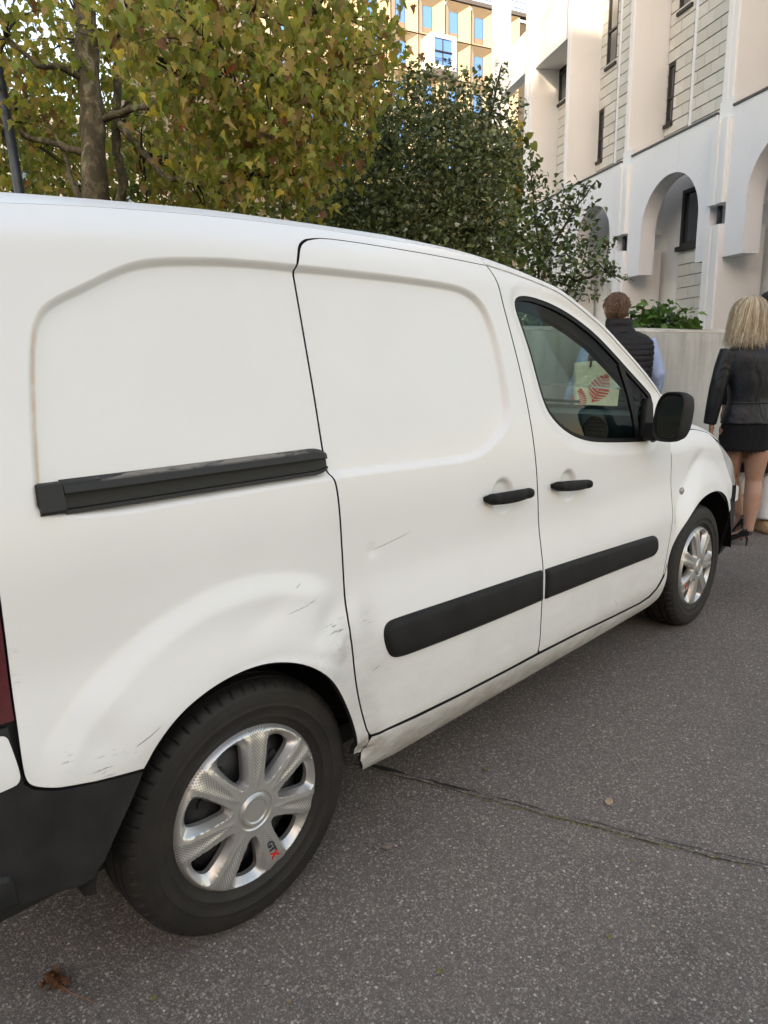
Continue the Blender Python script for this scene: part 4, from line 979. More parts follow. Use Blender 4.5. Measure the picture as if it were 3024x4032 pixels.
# lintel and gate frame joining at the far end
MB().box((PIERS[1], EW+.02, 9.9), (PIERS[0]-.5, -.12, TOP)).build('lintel', M['stucco'], bld)
MB().box((8.6, -.36, 0), (9.37, 0, TOP)).build('gate_post', M['stucco'], bld)
MB().box((6.6, -.34, 9.95), (8.6, -.02, 11.1)).build('gate_beam', M['stucco'], bld)
MB().box((-12, -9, 0), (6.4, EW-.32, TOP+.2)).build('building_body', M['stucco2'], bld)
# ================================================================== FAR PANEL FACADE
FO = Vector((49.63, 42.22, 0)); far = empty('panel_facade_building', FO, math.atan2(-.326, .945))
tag(far, 'tall sunlit cream building with funnel shaped window bays above the trees', 'building')
M['cream'] = stucco('cream facade panel', (.31, .28, .22)); M['cream_rib'] = stucco('ribbed facade panel', (.34, .33, .31)); M['louvre'] = simple('louvre metal', (.27, .24, .19), .7)  # the ribbed panel's cooler grey paints in the left splay's shade
M['sky_pane'] = simple('blue reflecting pane', (.07, .17, .48), .08, spec=.3); M['brown'] = simple('brown spandrel', (.16, .125, .10), .7); M['seam'] = simple('dark panel seam', (.05, .045, .04), .8)  # blue of the reflected sky is painted into the pane colour
MW, MH = 2.6, 3.05
def module(a, z, oriel=False):
    # local y is depth into the building
    wx0, wx1, wz0, wz1, dp = .70, 1.56, .42, 2.42, .55
    m = empty('facade_bay', (a, 0, z), parent=far); g_ = .05
    O_ = [(g_, 0, g_), (MW-g_, 0, g_), (MW-g_, 0, MH-g_), (g_, 0, MH-g_)]; I_ = [(wx0, dp, wz0), (wx1, dp, wz0), (wx1, dp, wz1), (wx0, dp, wz1)]
    MB().add([O_[3], O_[0], I_[0], I_[3]], [(0, 1, 2, 3)]).build('left_splay', M['cream_rib'], m)
    MB().add([O_[0], O_[1], I_[1], I_[0]], [(0, 1, 2, 3)]).add([O_[1], O_[2], I_[2], I_[1]], [(0, 1, 2, 3)]).build('splay', M['cream'], m)
    lv = MB()
    for i in range(9):
        s0, s1 = i/9, (i+.62)/9; L_ = lambda s, e: ((1-s)*O_[3][0]+s*I_[3][0], (1-s)*O_[3][1]+s*I_[3][1]-e, (1-s)*O_[3][2]+s*I_[3][2]); R2 = lambda s, e: ((1-s)*O_[2][0]+s*I_[2][0], (1-s)*O_[2][1]+s*I_[2][1]-e, (1-s)*O_[2][2]+s*I_[2][2])
        lv.add([L_(s0, 0), R2(s0, 0), R2(s1, 0), L_(s1, 0), L_(s1, -.04), R2(s1, -.04)], [(0, 1, 2, 3), (3, 2, 5, 4)])
    lv.add([(p[0], p[1]+.05, p[2]) for p in (O_[3], O_[2], I_[2], I_[3])], [(0, 1, 2, 3)])
    lv.build('louvres', M['louvre'], m)
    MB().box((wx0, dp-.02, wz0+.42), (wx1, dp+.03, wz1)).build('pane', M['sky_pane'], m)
    MB().box((wx0, dp-.03, wz0), (wx1, dp+.03, wz0+.41)).build('spandrel', M['brown'], m)
    MB().box((wx0-.04, dp-.05, wz0), (wx0-.002, dp+.02, wz1)).box((wx1+.002, dp-.05, wz0), (wx1+.04, dp+.02, wz1)).build('frame', M['frame'], m)
    return m
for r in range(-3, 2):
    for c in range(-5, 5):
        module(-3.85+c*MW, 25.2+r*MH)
MB().box((-24, .6, 0), (16, 14, 31.2)).box((-24, .02, 0), (16, .6, 16.0)).build('wall', M['seam'], far)
MB().box((-24, -.15, 31.32), (16, .4, 31.62)).build('parapet', M['flash'], far)
rl_ = MB()
for i in range(30): rl_.tube([(-20+i*1.2, .1, 31.6), (-20+i*1.2, .1, 32.5)], .03, 5)
for z in (32.0, 32.5): rl_.tube([(-20, .1, z), (16, .1, z)], .03, 5)
rl_.build('roof_railing', M['flash'], far)
orl = empty('oriel', (-.85, 0, 25.35), parent=far)
MB().box((0, -1.35, 0), (2.45, .5, .25)).box((0, -1.35, 2.3), (2.45, .5, 2.6)).box((0, -1.35, .25), (.32, .5, 2.3)).box((2.13, -1.35, .25), (2.45, .5, 2.3)).build('oriel_box', M['stucco'], orl)
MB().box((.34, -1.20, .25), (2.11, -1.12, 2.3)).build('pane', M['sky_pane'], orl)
MB().box((1.17, -1.26, .25), (1.25, -1.21, 2.3)).box((.33, -1.27, 1.28), (2.12, -1.215, 1.36)).box((.33, -1.40, .72), (2.12, -1.36, .76)).box((.33, -1.40, 1.30), (2.12, -1.36, 1.34)).build('glazing_bar', M['frame'], orl)
# pale block filling the view between the tree tops on the left, and an unseen building added to shade the van
lb = empty('pale_apartment_block', (18, 46, 0), .35); tag(lb, 'pale apartment block glimpsed through the plane tree leaves at left', 'building')
M['plaster'] = stucco('pale plaster', (.42, .40, .37)); M['warm_plaster'] = stucco('warm ochre plaster', (.62, .50, .37))  # ochre of the added building is picked to bounce warm light
MB().box((-22, 0, 0), (14, 10, 17)).build('wall', M['plaster'], lb)
for i in range(9):
    for j in range(5):
        MB().box((-20+i*3.6, -.05, 1.6+j*3.2), (-18.4+i*3.6, .02, 3.4+j*3.2)).build('window', M['pane'], lb)
sb_dir = SUN_AZ.copy(); sbo = Vector((CAM.x, CAM.y, 0))+sb_dir*55; sh = empty('street_building', sbo, math.atan2(-sb_dir.x, sb_dir.y))
tag(sh, 'tall pale building across the street behind the viewer', 'building')
SHH = 29.2
MB().box((-60, 0, 0), (60, 14, SHH)).build('wall', M['warm_plaster'], sh)
for i in range(24):
    for j in range(7):
        MB().box((-58+i*5, -.05, 1.2+j*3.5), (-55.8+i*5, .02, 3.3+j*3.5)).build('window', M['pane'], sh)
# ================================================================== VEGETATION
def leaf_mat(name, trans=.52, rough=.5):
    t = NT(name); c = t.attr('col', 0); co = t.coord(); n = t.noise(co, 22, 4, .6)
    col = t.mix(t.mrange(n, .35, .7, 0, .35), c, t.mix(.5, c, (.10, .06, .02)))
    d = t.N('ShaderNodeBsdfPrincipled'); t.L(col, d.inputs['Base Color']); d.inputs['Roughness'].default_value = rough; d.inputs['Specular IOR Level'].default_value = .35
    tr = t.N('ShaderNodeBsdfTranslucent'); t.L(t.mix(1.0, col, (1.25, 1.2, .7), 'MULTIPLY'), tr.inputs[0])
    mx = t.N('ShaderNodeMixShader'); mx.inputs[0].default_value = trans; t.L(d.outputs[0], mx.inputs[1]); t.L(tr.outputs[0], mx.inputs[2]); t.L(mx.outputs[0], t.out.inputs[0]); return t.m
M['leaf'] = leaf_mat('plane tree leaf'); M['leaf_dark'] = leaf_mat('dark waxy leaf', .22, .38)
def bark_mat(name, a, bcol, c):
    t = NT(name); co = t.coord(); v = t.noise(t.mapping(co, (1, 1, .55)), 9, 4, .6, .6); n = t.noise(co, 40, 5, .6)
    col = t.ramp(v, [(0, a), (.46, a), (.50, bcol), (.58, bcol), (.62, c), (1, c)]); col = t.mix(t.mrange(n, .4, .7, 0, .4), col, tuple(x*.5 for x in a))
    t.bsdf(col, .85, 0, .3, normal=t.bump(t.math('ADD', v, t.math('MULTIPLY', n, .4)), .6, .01)); return t.m
M['plane_bark'] = bark_mat('mottled plane bark', (.085, .070, .042), (.15, .125, .075), (.30, .26, .17)); M['bark'] = bark_mat('dark bark', (.05, .042, .033), (.06, .05, .04), (.08, .07, .055))
def lobed(n5=True):
    """outline of a plane leaf: stalk at origin, blade along +x"""
    pts = [(0, 0), (-.10, -.26), (.10, -.32), (.04, -.52), (.28, -.40), (.40, -.58), (.48, -.26), (.66, -.20), (1.0, 0), (.66, .20), (.48, .26), (.40, .58), (.28, .40), (.04, .52), (.10, .32), (-.10, .26)]
    return pts
def oval(): return [(0, 0), (.10, -.22), (.35, -.36), (.65, -.30), (1.0, 0), (.65, .30), (.35, .36), (.10, .22)]
def heart(): return [(0, 0), (-.12, -.22), (.05, -.42), (.35, -.40), (.70, -.22), (1.0, 0), (.70, .22), (.35, .40), (.05, .42), (-.12, .22)]
def leaf_proto(outl, curl, fold, seed=0):
    r = random.Random(seed); P = []
    c = (.38, 0); ring = [(c[0]+(x-c[0])*.5, y*.5) for x, y in outl[1:]]
    def z(x, y): return -curl*x*x+fold*abs(y)+.05*math.sin(7*x+seed)*y
    V = [(c[0], 0, z(c[0], 0))]+[(x, y, z(x, y)+r.uniform(-.02, .02)) for x, y in outl]
    n = len(outl); Fc = [(0, 1+i, 1+(i+1) % n) for i in range(n)]
    return np.array(V), Fc
def rand_rot(rng, down, n):
    """orthonormal frames: x axis = blade direction (mostly drooping), z = blade normal"""
    az = rng.uniform(0, 2*np.pi, n); el = -np.clip(rng.normal(down, .45, n), -.6, 1.5)
    X = np.stack([np.cos(az)*np.cos(el), np.sin(az)*np.cos(el), np.sin(el)], 1); ref = rng.normal(0, .55, (n, 3))+np.array([0, 0, 1.])
    Y = np.cross(ref, X); Y /= np.linalg.norm(Y, axis=1)[:, None]; Z = np.cross(X, Y); return X, Y, Z
def clump_points(rng, clumps, dens, shell=.55):
    out = []
    for x, y, z, r in clumps:
        n = max(4, int(dens*r**2.2)); d = rng.normal(0, 1, (n, 3)); d /= np.linalg.norm(d, axis=1)[:, None]; rad = r*rng.uniform(0, 1, n)**(1/3.)*1.18
        rad *= 1+.22*np.sin(d[:, 0]*5+x*3)*np.sin(d[:, 2]*6+y*2)
        out.append(np.array([x, y, z])+d*rad[:, None]*np.array([1, 1, .92]))
    return np.vstack(out)
def foliage(root, clumps, dens, size, protos, palette, weights, down, seed, mat, n_single=0, name='leaf', near=None):
    rng = np.random.default_rng(seed); P = clump_points(rng, clumps, dens); n = len(P); X, Y, Z = rand_rot(rng, down, n); s = size*rng.uniform(.55, 1.25, n)
    pal = np.array(palette); ci = rng.choice(len(pal), n, p=np.array(weights)/sum(weights)); colr = pal[ci]*rng.uniform(.75, 1.25, (n, 1)); pi = rng.integers(0, len(protos), n)
    base = np.array(root.location)
    dist = np.linalg.norm(P-np.array(CAM), axis=1); order = np.argsort(dist/s) if n_single else np.arange(n)
    single = set(order[:min(n_single, n-12)].tolist())
    VV, FF, CC = [], [], []; k = 0
    for j, (V, Fc) in enumerate(protos):
        idx = np.array([i for i in np.where(pi == j)[0] if i not in single])
        if len(idx) == 0: continue
        W = (V[None, :, 0:1]*X[idx][:, None]+V[None, :, 1:2]*Y[idx][:, None]+V[None, :, 2:3]*Z[idx][:, None])*s[idx][:, None, None]+P[idx][:, None]-base
        m = len(V); VV.append(W.reshape(-1, 3)); CC.append(np.repeat(colr[idx], m, 0)); T = np.array(Fc); FF.append((T[None]+(np.arange(len(idx))*m)[:, None, None]+k).reshape(-1, 3)); k += len(idx)*m
    n_single = min(n_single, n)
    V = np.vstack(VV); Fc = np.vstack(FF); me = bpy.data.meshes.new('crown'); me.vertices.add(len(V)); me.vertices.foreach_set('co', V.astype(np.float32).ravel())
    me.loops.add(len(Fc)*3); me.loops.foreach_set('vertex_index', Fc.astype(np.int32).ravel()); me.polygons.add(len(Fc)); me.polygons.foreach_set('loop_start', np.arange(0, len(Fc)*3, 3, dtype=np.int32))
    me.update(calc_edges=True); at = me.attributes.new('col', 'FLOAT_COLOR', 'POINT'); cc = np.concatenate([np.vstack(CC), np.ones((len(V), 1))], 1).astype(np.float32); at.data.foreach_set('color', cc.ravel())
    me.polygons.foreach_set('use_smooth', np.ones(len(Fc), bool))
    o = obj('crown', me, mat, root); tag(o, kind='stuff')
    cache = {}
    for i in sorted(single):
        key = (int(pi[i]), int(ci[i]))
        if key not in cache:
            V, Fc = protos[key[0]]; me = mesh(name, V, Fc, True, None, {'col': np.repeat(pal[key[1]][None], len(V), 0)}); me.materials.append(mat); cache[key] = me
        l = obj(name, cache[key], None, root); l.matrix_local = Matrix.Translation(Vector(P[i]-base)) @ Matrix(((X[i][0], Y[i][0], Z[i][0]), (X[i][1], Y[i][1], Z[i][1]), (X[i][2], Y[i][2], Z[i][2]))).to_4x4() @ Matrix.Scale(float(s[i]), 4)
    return o
def limb(root, pts, r0, r1, mat, name='branch', seg=9, seed=0):
    r = random.Random(seed); P = [Vector(p)-root.location for p in pts]; Q = []
    for i in range(len(P)-1):
        for k in range(4): Q.append(P[i].lerp(P[i+1], k/4)+Vector((r.uniform(-1, 1), r.uniform(-1, 1), r.uniform(-1, 1)))*.012)
    Q.append(P[-1]); rad = [(r0+(r1-r0)*i/(len(Q)-1))*(1+.10*math.sin(i*2.3+seed)) for i in range(len(Q))]
    return MB().tube(Q, rad, seg).build(name, mat, root, True)
def twigs(root, clumps, starts, mat, seed, r=.012, per=3, name='twigs'):
    rng = random.Random(seed); mb = MB(); S_ = [Vector(s) for s in starts]
    for x, y, z, rr in clumps:
        c = Vector((x, y, z)); s = min(S_, key=lambda p: (p-c).length)
        for k in range(max(1, int(per*min(1, rr/.4)))):
            e = c+Vector((rng.uniform(-1, 1), rng.uniform(-1, 1), rng.uniform(-.8, .6)))*rr; m = s.lerp(e, .5)+Vector((rng.uniform(-.15, .15), rng.uniform(-.15, .15), rng.uniform(0, .25)))
            pts = [(1-t)**2*s+2*t*(1-t)*m+t*t*e-root.location for t in (0, .2, .4, .6, .8, 1)]; mb.tube(pts, [r*2.0, r*1.5, r*1.1, r*.8, r*.5, r*.25], 5)
    o = mb.build(name, mat, root, True, clean=False); return tag(o, kind='stuff')
PLANE = [(3.35,5.70,4.68,0.65),(3.94,5.44,4.81,0.70),(4.60,5.22,4.84,0.75),(5.37,5.28,5.23,0.65),(3.33,5.26,4.10,0.65),(3.90,5.00,4.22,0.70),(4.78,5.04,4.40,0.65),(5.65,5.33,4.87,0.50),(3.56,5.21,3.75,0.60),(4.10,4.99,3.86,0.60),(4.87,5.12,4.01,0.50),(3.93,5.33,3.49,0.50),(4.29,5.10,3.46,0.45),(4.58,5.17,3.21,0.32),(4.98,5.18,3.59,0.35),(2.77,4.96,4.12,0.45),(2.51,4.67,4.24,0.40),(2.37,5.17,4.47,0.40),(2.52,7.36,5.00,0.55),(3.50,8.70,5.49,0.70),(2.54,7.92,4.53,0.55),(3.40,8.85,4.71,0.60),(2.86,8.45,3.97,0.60),(3.97,8.12,5.16,0.50),(3.93,7.78,4.39,0.50),(4.02,7.39,3.85,0.50),(3.63,6.00,3.72,0.40),(4.24,7.20,3.50,0.50),(3.53,8.79,3.98,0.50),(3.42,6.71,6.05,.75),(4.41,6.24,6.35,.75),(5.59,5.86,6.5,.65),(2.89,8.06,6.4,.6),(2.09,9.37,5.44,.6),(1.99,9.58,4.34,.55),(4.28,6.53,3.33,0.40)]
DARK = [(7.14,6.29,4.85,0.42),(7.35,5.80,4.91,0.45),(7.49,5.33,4.79,0.42),(7.73,5.00,4.95,0.20),(7.84,4.97,5.22,0.09),(7.82,4.68,4.68,0.12),(6.85,5.83,4.30,0.50),(7.12,5.25,4.26,0.55),(7.40,4.83,4.28,0.38),(6.68,6.17,3.88,0.55),(6.76,5.48,3.77,0.55),(7.00,4.93,3.74,0.55),(7.24,4.58,3.87,0.33),(6.48,6.23,3.43,0.50),(6.53,5.55,3.27,0.55),(6.74,5.02,3.19,0.55),(7.01,4.64,3.29,0.45),(6.42,6.67,3.73,0.50),(6.22,6.74,3.30,0.45),(7.02,4.37,2.91,0.35),(6.73,4.63,2.82,0.42),(6.46,5.04,2.78,0.40),(6.34,5.61,2.84,0.45),(6.28,6.29,2.98,0.45),(6.9,6.9,4.5,.5),(6.75,7.2,4.0,.5),(6.9,6.6,5.1,.35),(7.25,6.1,5.25,.25)]
NEARB = [(6.71,3.73,3.58,0.09),(6.63,3.72,3.32,0.20),(6.62,3.38,3.10,0.25),(6.50,3.57,2.87,0.30),(6.58,3.19,2.80,0.26),(6.61,2.94,2.55,0.24),(6.48,3.18,2.43,0.28),(6.40,3.56,2.50,0.30),(6.48,2.83,2.26,0.22),(6.67,2.65,2.29,0.13),(6.76,2.53,2.20,0.07),(6.72,3.15,3.16,0.16),(6.89,3.02,3.27,0.07),(6.85,2.97,2.99,0.11),(6.32,3.40,2.20,0.30),(6.40,3.02,2.14,0.20),(6.79,2.76,2.60,0.10),(6.53,2.72,2.04,0.09)]
HEDGE = [(3.56,12.84,4.98,1.00),(4.17,12.11,4.63,0.95),(4.80,11.45,4.53,0.95),(5.32,10.59,4.38,0.90),(5.85,9.72,4.23,0.90),(6.29,8.92,4.00,0.85),(6.69,8.18,3.86,0.80),(4.30,14.76,6.63,1.10),(5.11,13.85,6.28,1.00),(6.02,12.83,5.97,0.90),(6.63,11.38,5.59,0.90),(7.42,10.52,5.39,0.90),(7.97,9.34,5.24,0.90),(8.46,8.54,5.17,0.80)]
YEL = [(28.24,18.92,11.30,0.70),(28.17,18.64,10.16,0.90),(27.82,18.72,9.26,1.00),(27.83,18.43,8.35,1.10),(27.57,18.36,7.22,1.30)]
plane_leaves = [leaf_proto(lobed(), c, f, s) for s, (c, f) in enumerate(((.35, .45), (.6, .7), (.25, -.5), (.8, .95), (.45, .25), (.3, 1.2)))]
oval_leaves = [leaf_proto(heart(), c, f, s) for s, (c, f) in enumerate(((.2, .15), (.4, .3), (.1, -.2)))]
# plane tree
pt = empty('plane_tree', (2.75, 6.70, .9)); tag(pt, 'plane tree with mottled trunk and yellowing autumn leaves at upper left', 'tree')
limb(pt, [(2.75, 6.70, .9), (2.86, 6.9, 2.1), (2.99, 7.09, 3.29), (3.12, 7.28, 4.3), (3.25, 7.49, 5.45), (3.40, 7.75, 7.0)], .165, .105, M['plane_bark'], 'trunk', 16, 1)
limb(pt, [(3.25, 7.35, 2.4), (3.46, 7.50, 3.32), (3.54, 7.49, 3.56), (3.53, 7.62, 3.93), (3.64, 7.69, 4.54), (3.72, 7.75, 5.04), (3.81, 7.88, 5.75)], .062, .045, M['plane_bark'], 'branch', 10, 2)
BR = [[(3.05, 7.22, 4.05), (3.21, 7.12, 4.13), (3.33, 6.73, 4.15), (3.41, 6.20, 4.12), (3.49, 5.70, 4.18), (3.71, 5.37, 4.31)], [(3.22, 7.42, 5.0), (3.37, 7.24, 5.05), (3.42, 6.74, 4.99), (3.50, 6.22, 4.97), (3.68, 5.91, 5.02)], [(3.05, 7.18, 3.70), (2.84, 7.56, 3.87), (2.65, 7.94, 4.00), (2.51, 8.44, 4.25)], [(3.55, 7.6, 4.3), (3.65, 7.18, 3.86), (3.68, 6.75, 3.51), (3.84, 6.42, 3.42), (4.15, 5.9, 3.4)], [(3.15, 7.34, 4.55), (2.88, 7.31, 4.61), (2.58, 7.31, 4.56), (2.38, 7.60, 4.86)], [(2.97, 7.08, 3.15), (2.84, 7.22, 3.30), (2.82, 7.35, 3.5), (2.86, 7.48, 3.67), (2.88, 7.89, 4.14)], [(3.71, 5.37, 4.31), (4.1, 5.2, 4.3), (4.6, 5.1, 4.35), (5.2, 5.2, 4.6)], [(3.68, 5.91, 5.02), (4.2, 5.6, 5.0), (4.8, 5.3, 5.05)]]
for i, p in enumerate(BR): limb(pt, p, .048 if i < 6 else .028, .018 if i < 6 else .010, M['plane_bark'], 'branch', 8, i+3)
twigs(pt, PLANE, [q for b_ in BR for q in b_], M['bark'], 4, .009, 5)
PAL = [(.24, .27, .065), (.38, .38, .085), (.52, .45, .11), (.58, .44, .18), (.42, .29, .13), (.24, .13, .065), (.30, .38, .085), (.52, .13, .07), (.66, .52, .09)]
foliage(pt, PLANE, 860, .097, plane_leaves, PAL, [28, 26, 14, 13, 7, 5, 14, .7, 2.5], 1.0, 21, M['leaf'], 300)
# dark broadleaf tree behind the van roof
dt = empty('broadleaf_tree', (6.7, 5.3, .95)); tag(dt, 'dense dark green round-leaved tree rising behind the van roof', 'tree')
for i, p in enumerate([[(6.7, 5.3, .95), (6.72, 5.32, 2.0), (6.8, 5.4, 3.2), (7.1, 5.5, 4.4)], [(6.72, 5.32, 1.6), (6.6, 5.8, 2.8), (6.8, 6.1, 4.2)], [(6.72, 5.3, 1.8), (7.0, 4.8, 3.0), (7.5, 4.9, 4.6), (7.82, 4.97, 5.25)]]): limb(dt, p, .07-.02*i, .012, M['bark'], 'trunk' if i == 0 else 'branch', 9, i)
twigs(dt, DARK, [(6.8, 5.4, 3.2), (7.1, 5.5, 4.4), (6.6, 5.8, 2.8), (6.8, 6.1, 4.2), (7.0, 4.8, 3.0), (7.5, 4.9, 4.6), (6.72, 5.32, 2.0)], M['bark'], 9, .007, 5)
PALD = [(.10, .13, .068), (.145, .185, .085), (.20, .25, .10), (.30, .33, .18), (.44, .46, .38), (.33, .30, .10)]
foliage(dt, DARK, 4200, .058, oval_leaves, PALD, [30, 34, 20, 8, 4, 3], .35, 31, M['leaf_dark'], 300)
nt = empty('leafy_shrub', (6.45, 3.35, .95)); tag(nt, 'smaller green shrub branch reaching over the van windscreen beside the man', 'shrub')
for i, p in enumerate([[(6.45, 3.35, .95), (6.45, 3.4, 1.8), (6.5, 3.45, 2.6), (6.66, 3.7, 3.5)], [(6.45, 3.4, 1.6), (6.5, 3.0, 2.2), (6.65, 2.7, 2.3), (6.78, 2.5, 2.2)], [(6.5, 3.45, 2.4), (6.65, 3.1, 3.0), (6.9, 3.0, 3.3)]]): limb(nt, p, .03-.006*i, .005, M['bark'], 'stem', 7, i)
twigs(nt, NEARB, [(6.45, 3.4, 1.8), (6.5, 3.45, 2.6), (6.5, 3.0, 2.2), (6.65, 2.7, 2.3), (6.65, 3.1, 3.0), (6.66, 3.7, 3.3)], M['bark'], 12, .004, 4)
foliage(nt, NEARB, 3800, .054, oval_leaves, [(.055, .088, .038), (.085, .13, .05), (.13, .19, .06), (.20, .23, .12)], [30, 34, 24, 8], .3, 33, M['leaf_dark'], 200)
HEDGE = HEDGE+[(CAM.x+(x-CAM.x)*1.28, CAM.y+(y-CAM.y)*1.28, CAM.z+(z-CAM.z)*1.22, .62) for x, y, z, r in DARK[6:24]]
hd = empty('background_trees', (5.6, 10.5, .9)); tag(hd, 'mass of green trees far behind the plane tree', 'trees', kind='stuff')
foliage(hd, HEDGE, 520, .14, oval_leaves, [(.12, .16, .05), (.18, .22, .06), (.28, .28, .09), (.08, .11, .04)], [3, 3, 2, 2], .4, 35, M['leaf'])
ytr = empty('yellow_tree', (27.8, 18.5, .0)); tag(ytr, 'small golden tree seen through the tall cream gate frame', 'tree')
limb(ytr, [(27.8, 18.5, 0), (27.8, 18.6, 5), (28, 18.8, 10.5)], .16, .04, M['bark'], 'trunk')
foliage(ytr, YEL, 330, .26, oval_leaves, [(.40, .26, .03), (.32, .24, .04), (.18, .18, .04)], [4, 3, 2], .4, 37, M['leaf'])
# ivy over the wall
def ivy(lst, label, seed):
    c = np.mean(np.array(lst), 0); iv = empty('ivy_plant', (c[0], c[1], .95)); tag(iv, label, 'plant', 'ivy plants on the wall')
    rng = np.random.default_rng(seed); mb = MB()
    for k in range(9): x, y, z, r = lst[rng.integers(len(lst))]; mb.tube([(x-c[0]+rng.uniform(-.1, .1), y-c[1]+.15, 0), (x-c[0], y-c[1]+.08, .4), (x-c[0]+rng.uniform(-.05, .05), y-c[1], z-.95)], [.006, .005, .003], 5)
    mb.build('stems', M['bark'], iv, True)
    foliage(iv, lst, 5200, .075, [leaf_proto(lobed(), .3, .12, 3), leaf_proto(heart(), .35, .2, 2)], [(.045, .105, .022), (.065, .145, .028), (.10, .19, .035), (.03, .07, .018)], [4, 4, 2, 2], .35, seed, M['leaf_dark'], 260)
ivy([(5.44,1.75,1.69,0.12),(5.59,1.67,1.72,0.14),(5.74,1.60,1.72,0.14),(5.89,1.52,1.69,0.13),(5.96,1.43,1.65,0.07),(5.32,1.78,1.67,0.10),(5.50,1.67,1.64,0.10),(5.76,1.55,1.64,0.10)], 'glossy green ivy growing over the wall between the man and the blonde woman', 41)
ivy([(4.20,2.04,1.64,0.16),(4.09,2.06,1.59,0.14),(4.31,1.99,1.61,0.10)], 'green ivy on the wall top seen through the van window', 43)
# unseen tall trees, added so their crowns break the edge of the shade
for i, (off, hz) in enumerate(((-9, 0), (-2, 1.2), (6, -.5), (13, .8))):
    b0 = Vector((CAM.x, CAM.y, 0))+SUN_AZ*20+Vector((SUN_AZ.y, -SUN_AZ.x, 0))*off
    tt = empty('street_tree', b0); tag(tt, ['tall leafy tree behind the viewer, farthest right of four', 'tallest leafy tree behind the viewer, second from right', 'shortest leafy tree behind the viewer, second from left', 'tall leafy tree behind the viewer, farthest left of four'][i], 'tree', 'trees across the street')
    top = 19.5+hz; limb(tt, [b0, b0+Vector((0, 0, top-3)), b0+Vector((.3, .2, top+1))], .3, .06, M['bark'], 'trunk')
    rng = np.random.default_rng(60+i); cl = [(b0.x+rng.uniform(-2.6, 2.6), b0.y+rng.uniform(-2.6, 2.6), top-1.0+rng.uniform(-2.5, 3.0), rng.uniform(.5, 1.2)) for k in range(11)]
    foliage(tt, cl, 42, .34, oval_leaves, [(.07, .10, .03), (.12, .13, .035)], [1, 1], .4, 70+i, M['leaf'])
# ================================================================== LAMP POST, FALLEN LEAVES
M['post'] = simple('dark painted steel', (.022, .027, .034), .38, var=.3, vscale=6)
lp = empty('lamp_post', (2.05, 6.6, .9)); tag(lp, 'dark slender lamp post leaning in at the left edge behind the van', 'lamp post')
q0, q1 = Vector((2.38, 7.71, 3.30)), Vector((2.44, 8.05, 4.62)); dv_ = (q1-q0)
lp.location = (q0-dv_*(2.4/1.32))
P0 = Vector(lp.location); MB().tube([Vector((0, 0, 0)), q0-P0, q0+dv_*1-P0, q0+dv_*2.2-P0], [.062, .056, .052, .046], 16).build('post', M['post'], lp, True)
MB().tube([Vector((0, 0, 0)), dv_.normalized()*.5], [.09, .08], 16).build('base_sleeve', M['post'], lp, True)
MB().ball(q0+dv_*2.25-P0, (.16, .16, .10), 16).build('lamp_head', M['post'], lp, True)
M['dry_leaf'] = leaf_mat('dry curled leaf', .1, .7)
def ground_leaf(x, y, size, rz, col, label, curl=.5, stem=0., kind=lobed):
    V, Fc = leaf_proto(kind(), 0., .25, int(size*1000)); V = V*size; r = random.Random(int(x*1000)); 
    V[:, 2] = .004+np.abs(V[:, 2])*.6+np.array([r.uniform(0, size*curl*.5) for _ in V]); root = empty('fallen_leaf', (x, y, 0), rz); tag(root, label, 'leaf', 'fallen leaves')
    if curl > .8:
        VV = []; FF = []
        for k in range(7):
            Rm = Matrix.Rotation(r.uniform(0, 6.28), 3, 'Z') @ Matrix.Rotation(r.uniform(-.9, .9), 3, 'X') @ Matrix.Rotation(r.uniform(-.7, .7), 3, 'Y'); c0 = Vector((r.uniform(0, size*.6), r.uniform(-size*.3, size*.3), r.uniform(.004, .016))); V0, F0 = leaf_proto(lobed(), .6, .5, k); n0 = len(VV)
            for v in V0:
                q = c0+Rm @ Vector(v*size*r.uniform(.40, .48)); q.z = max(.003, abs(q.z)); VV.append(q[:])
            FF += [tuple(i+n0 for i in f) for f in F0]
        V = np.array(VV); Fc = FF
    me = mesh('blade', V, Fc, False, None, {'col': np.clip(np.repeat(np.array([col]), len(V), 0)*np.array([[r.uniform(.6, 1.3)] for _ in V]), 0, 1)}); obj('blade', me, M['dry_leaf'], root)
    if stem: MB().tube([(0, 0, .012), (-stem*.4, .01, .02), (-stem, -.005, .004)], [.0018, .0015, .0012], 5).build('stalk', M['dry_stalk'], root, True)
    return root
M['dry_stalk'] = simple('leaf stalk', (.20, .095, .045), .7)
fl = ground_leaf(-.425, .20, .070, 1.9, (.17, .075, .038), 'crumpled brown dry leaf with a long stalk below the rear bumper', .9, .10)
ground_leaf(-.41, .225, .045, 3.6, (.19, .085, .04), 'torn brown leaf scrap lying against the crumpled dry leaf', 1.1)
ground_leaf(1.014, -.37, .035, .5, (.42, .30, .20), 'small pale curled leaf beyond the asphalt crack', .5, 0, oval)
ground_leaf(.412, -.014, .03, 2.2, (.24, .19, .15), 'small grey-brown leaf flake beside the rear tyre', .2, 0, heart)
ground_leaf(.911, .017, .022, 1.2, (.20, .21, .06), 'tiny greenish leaf near the tar strip', .3, 0, oval)
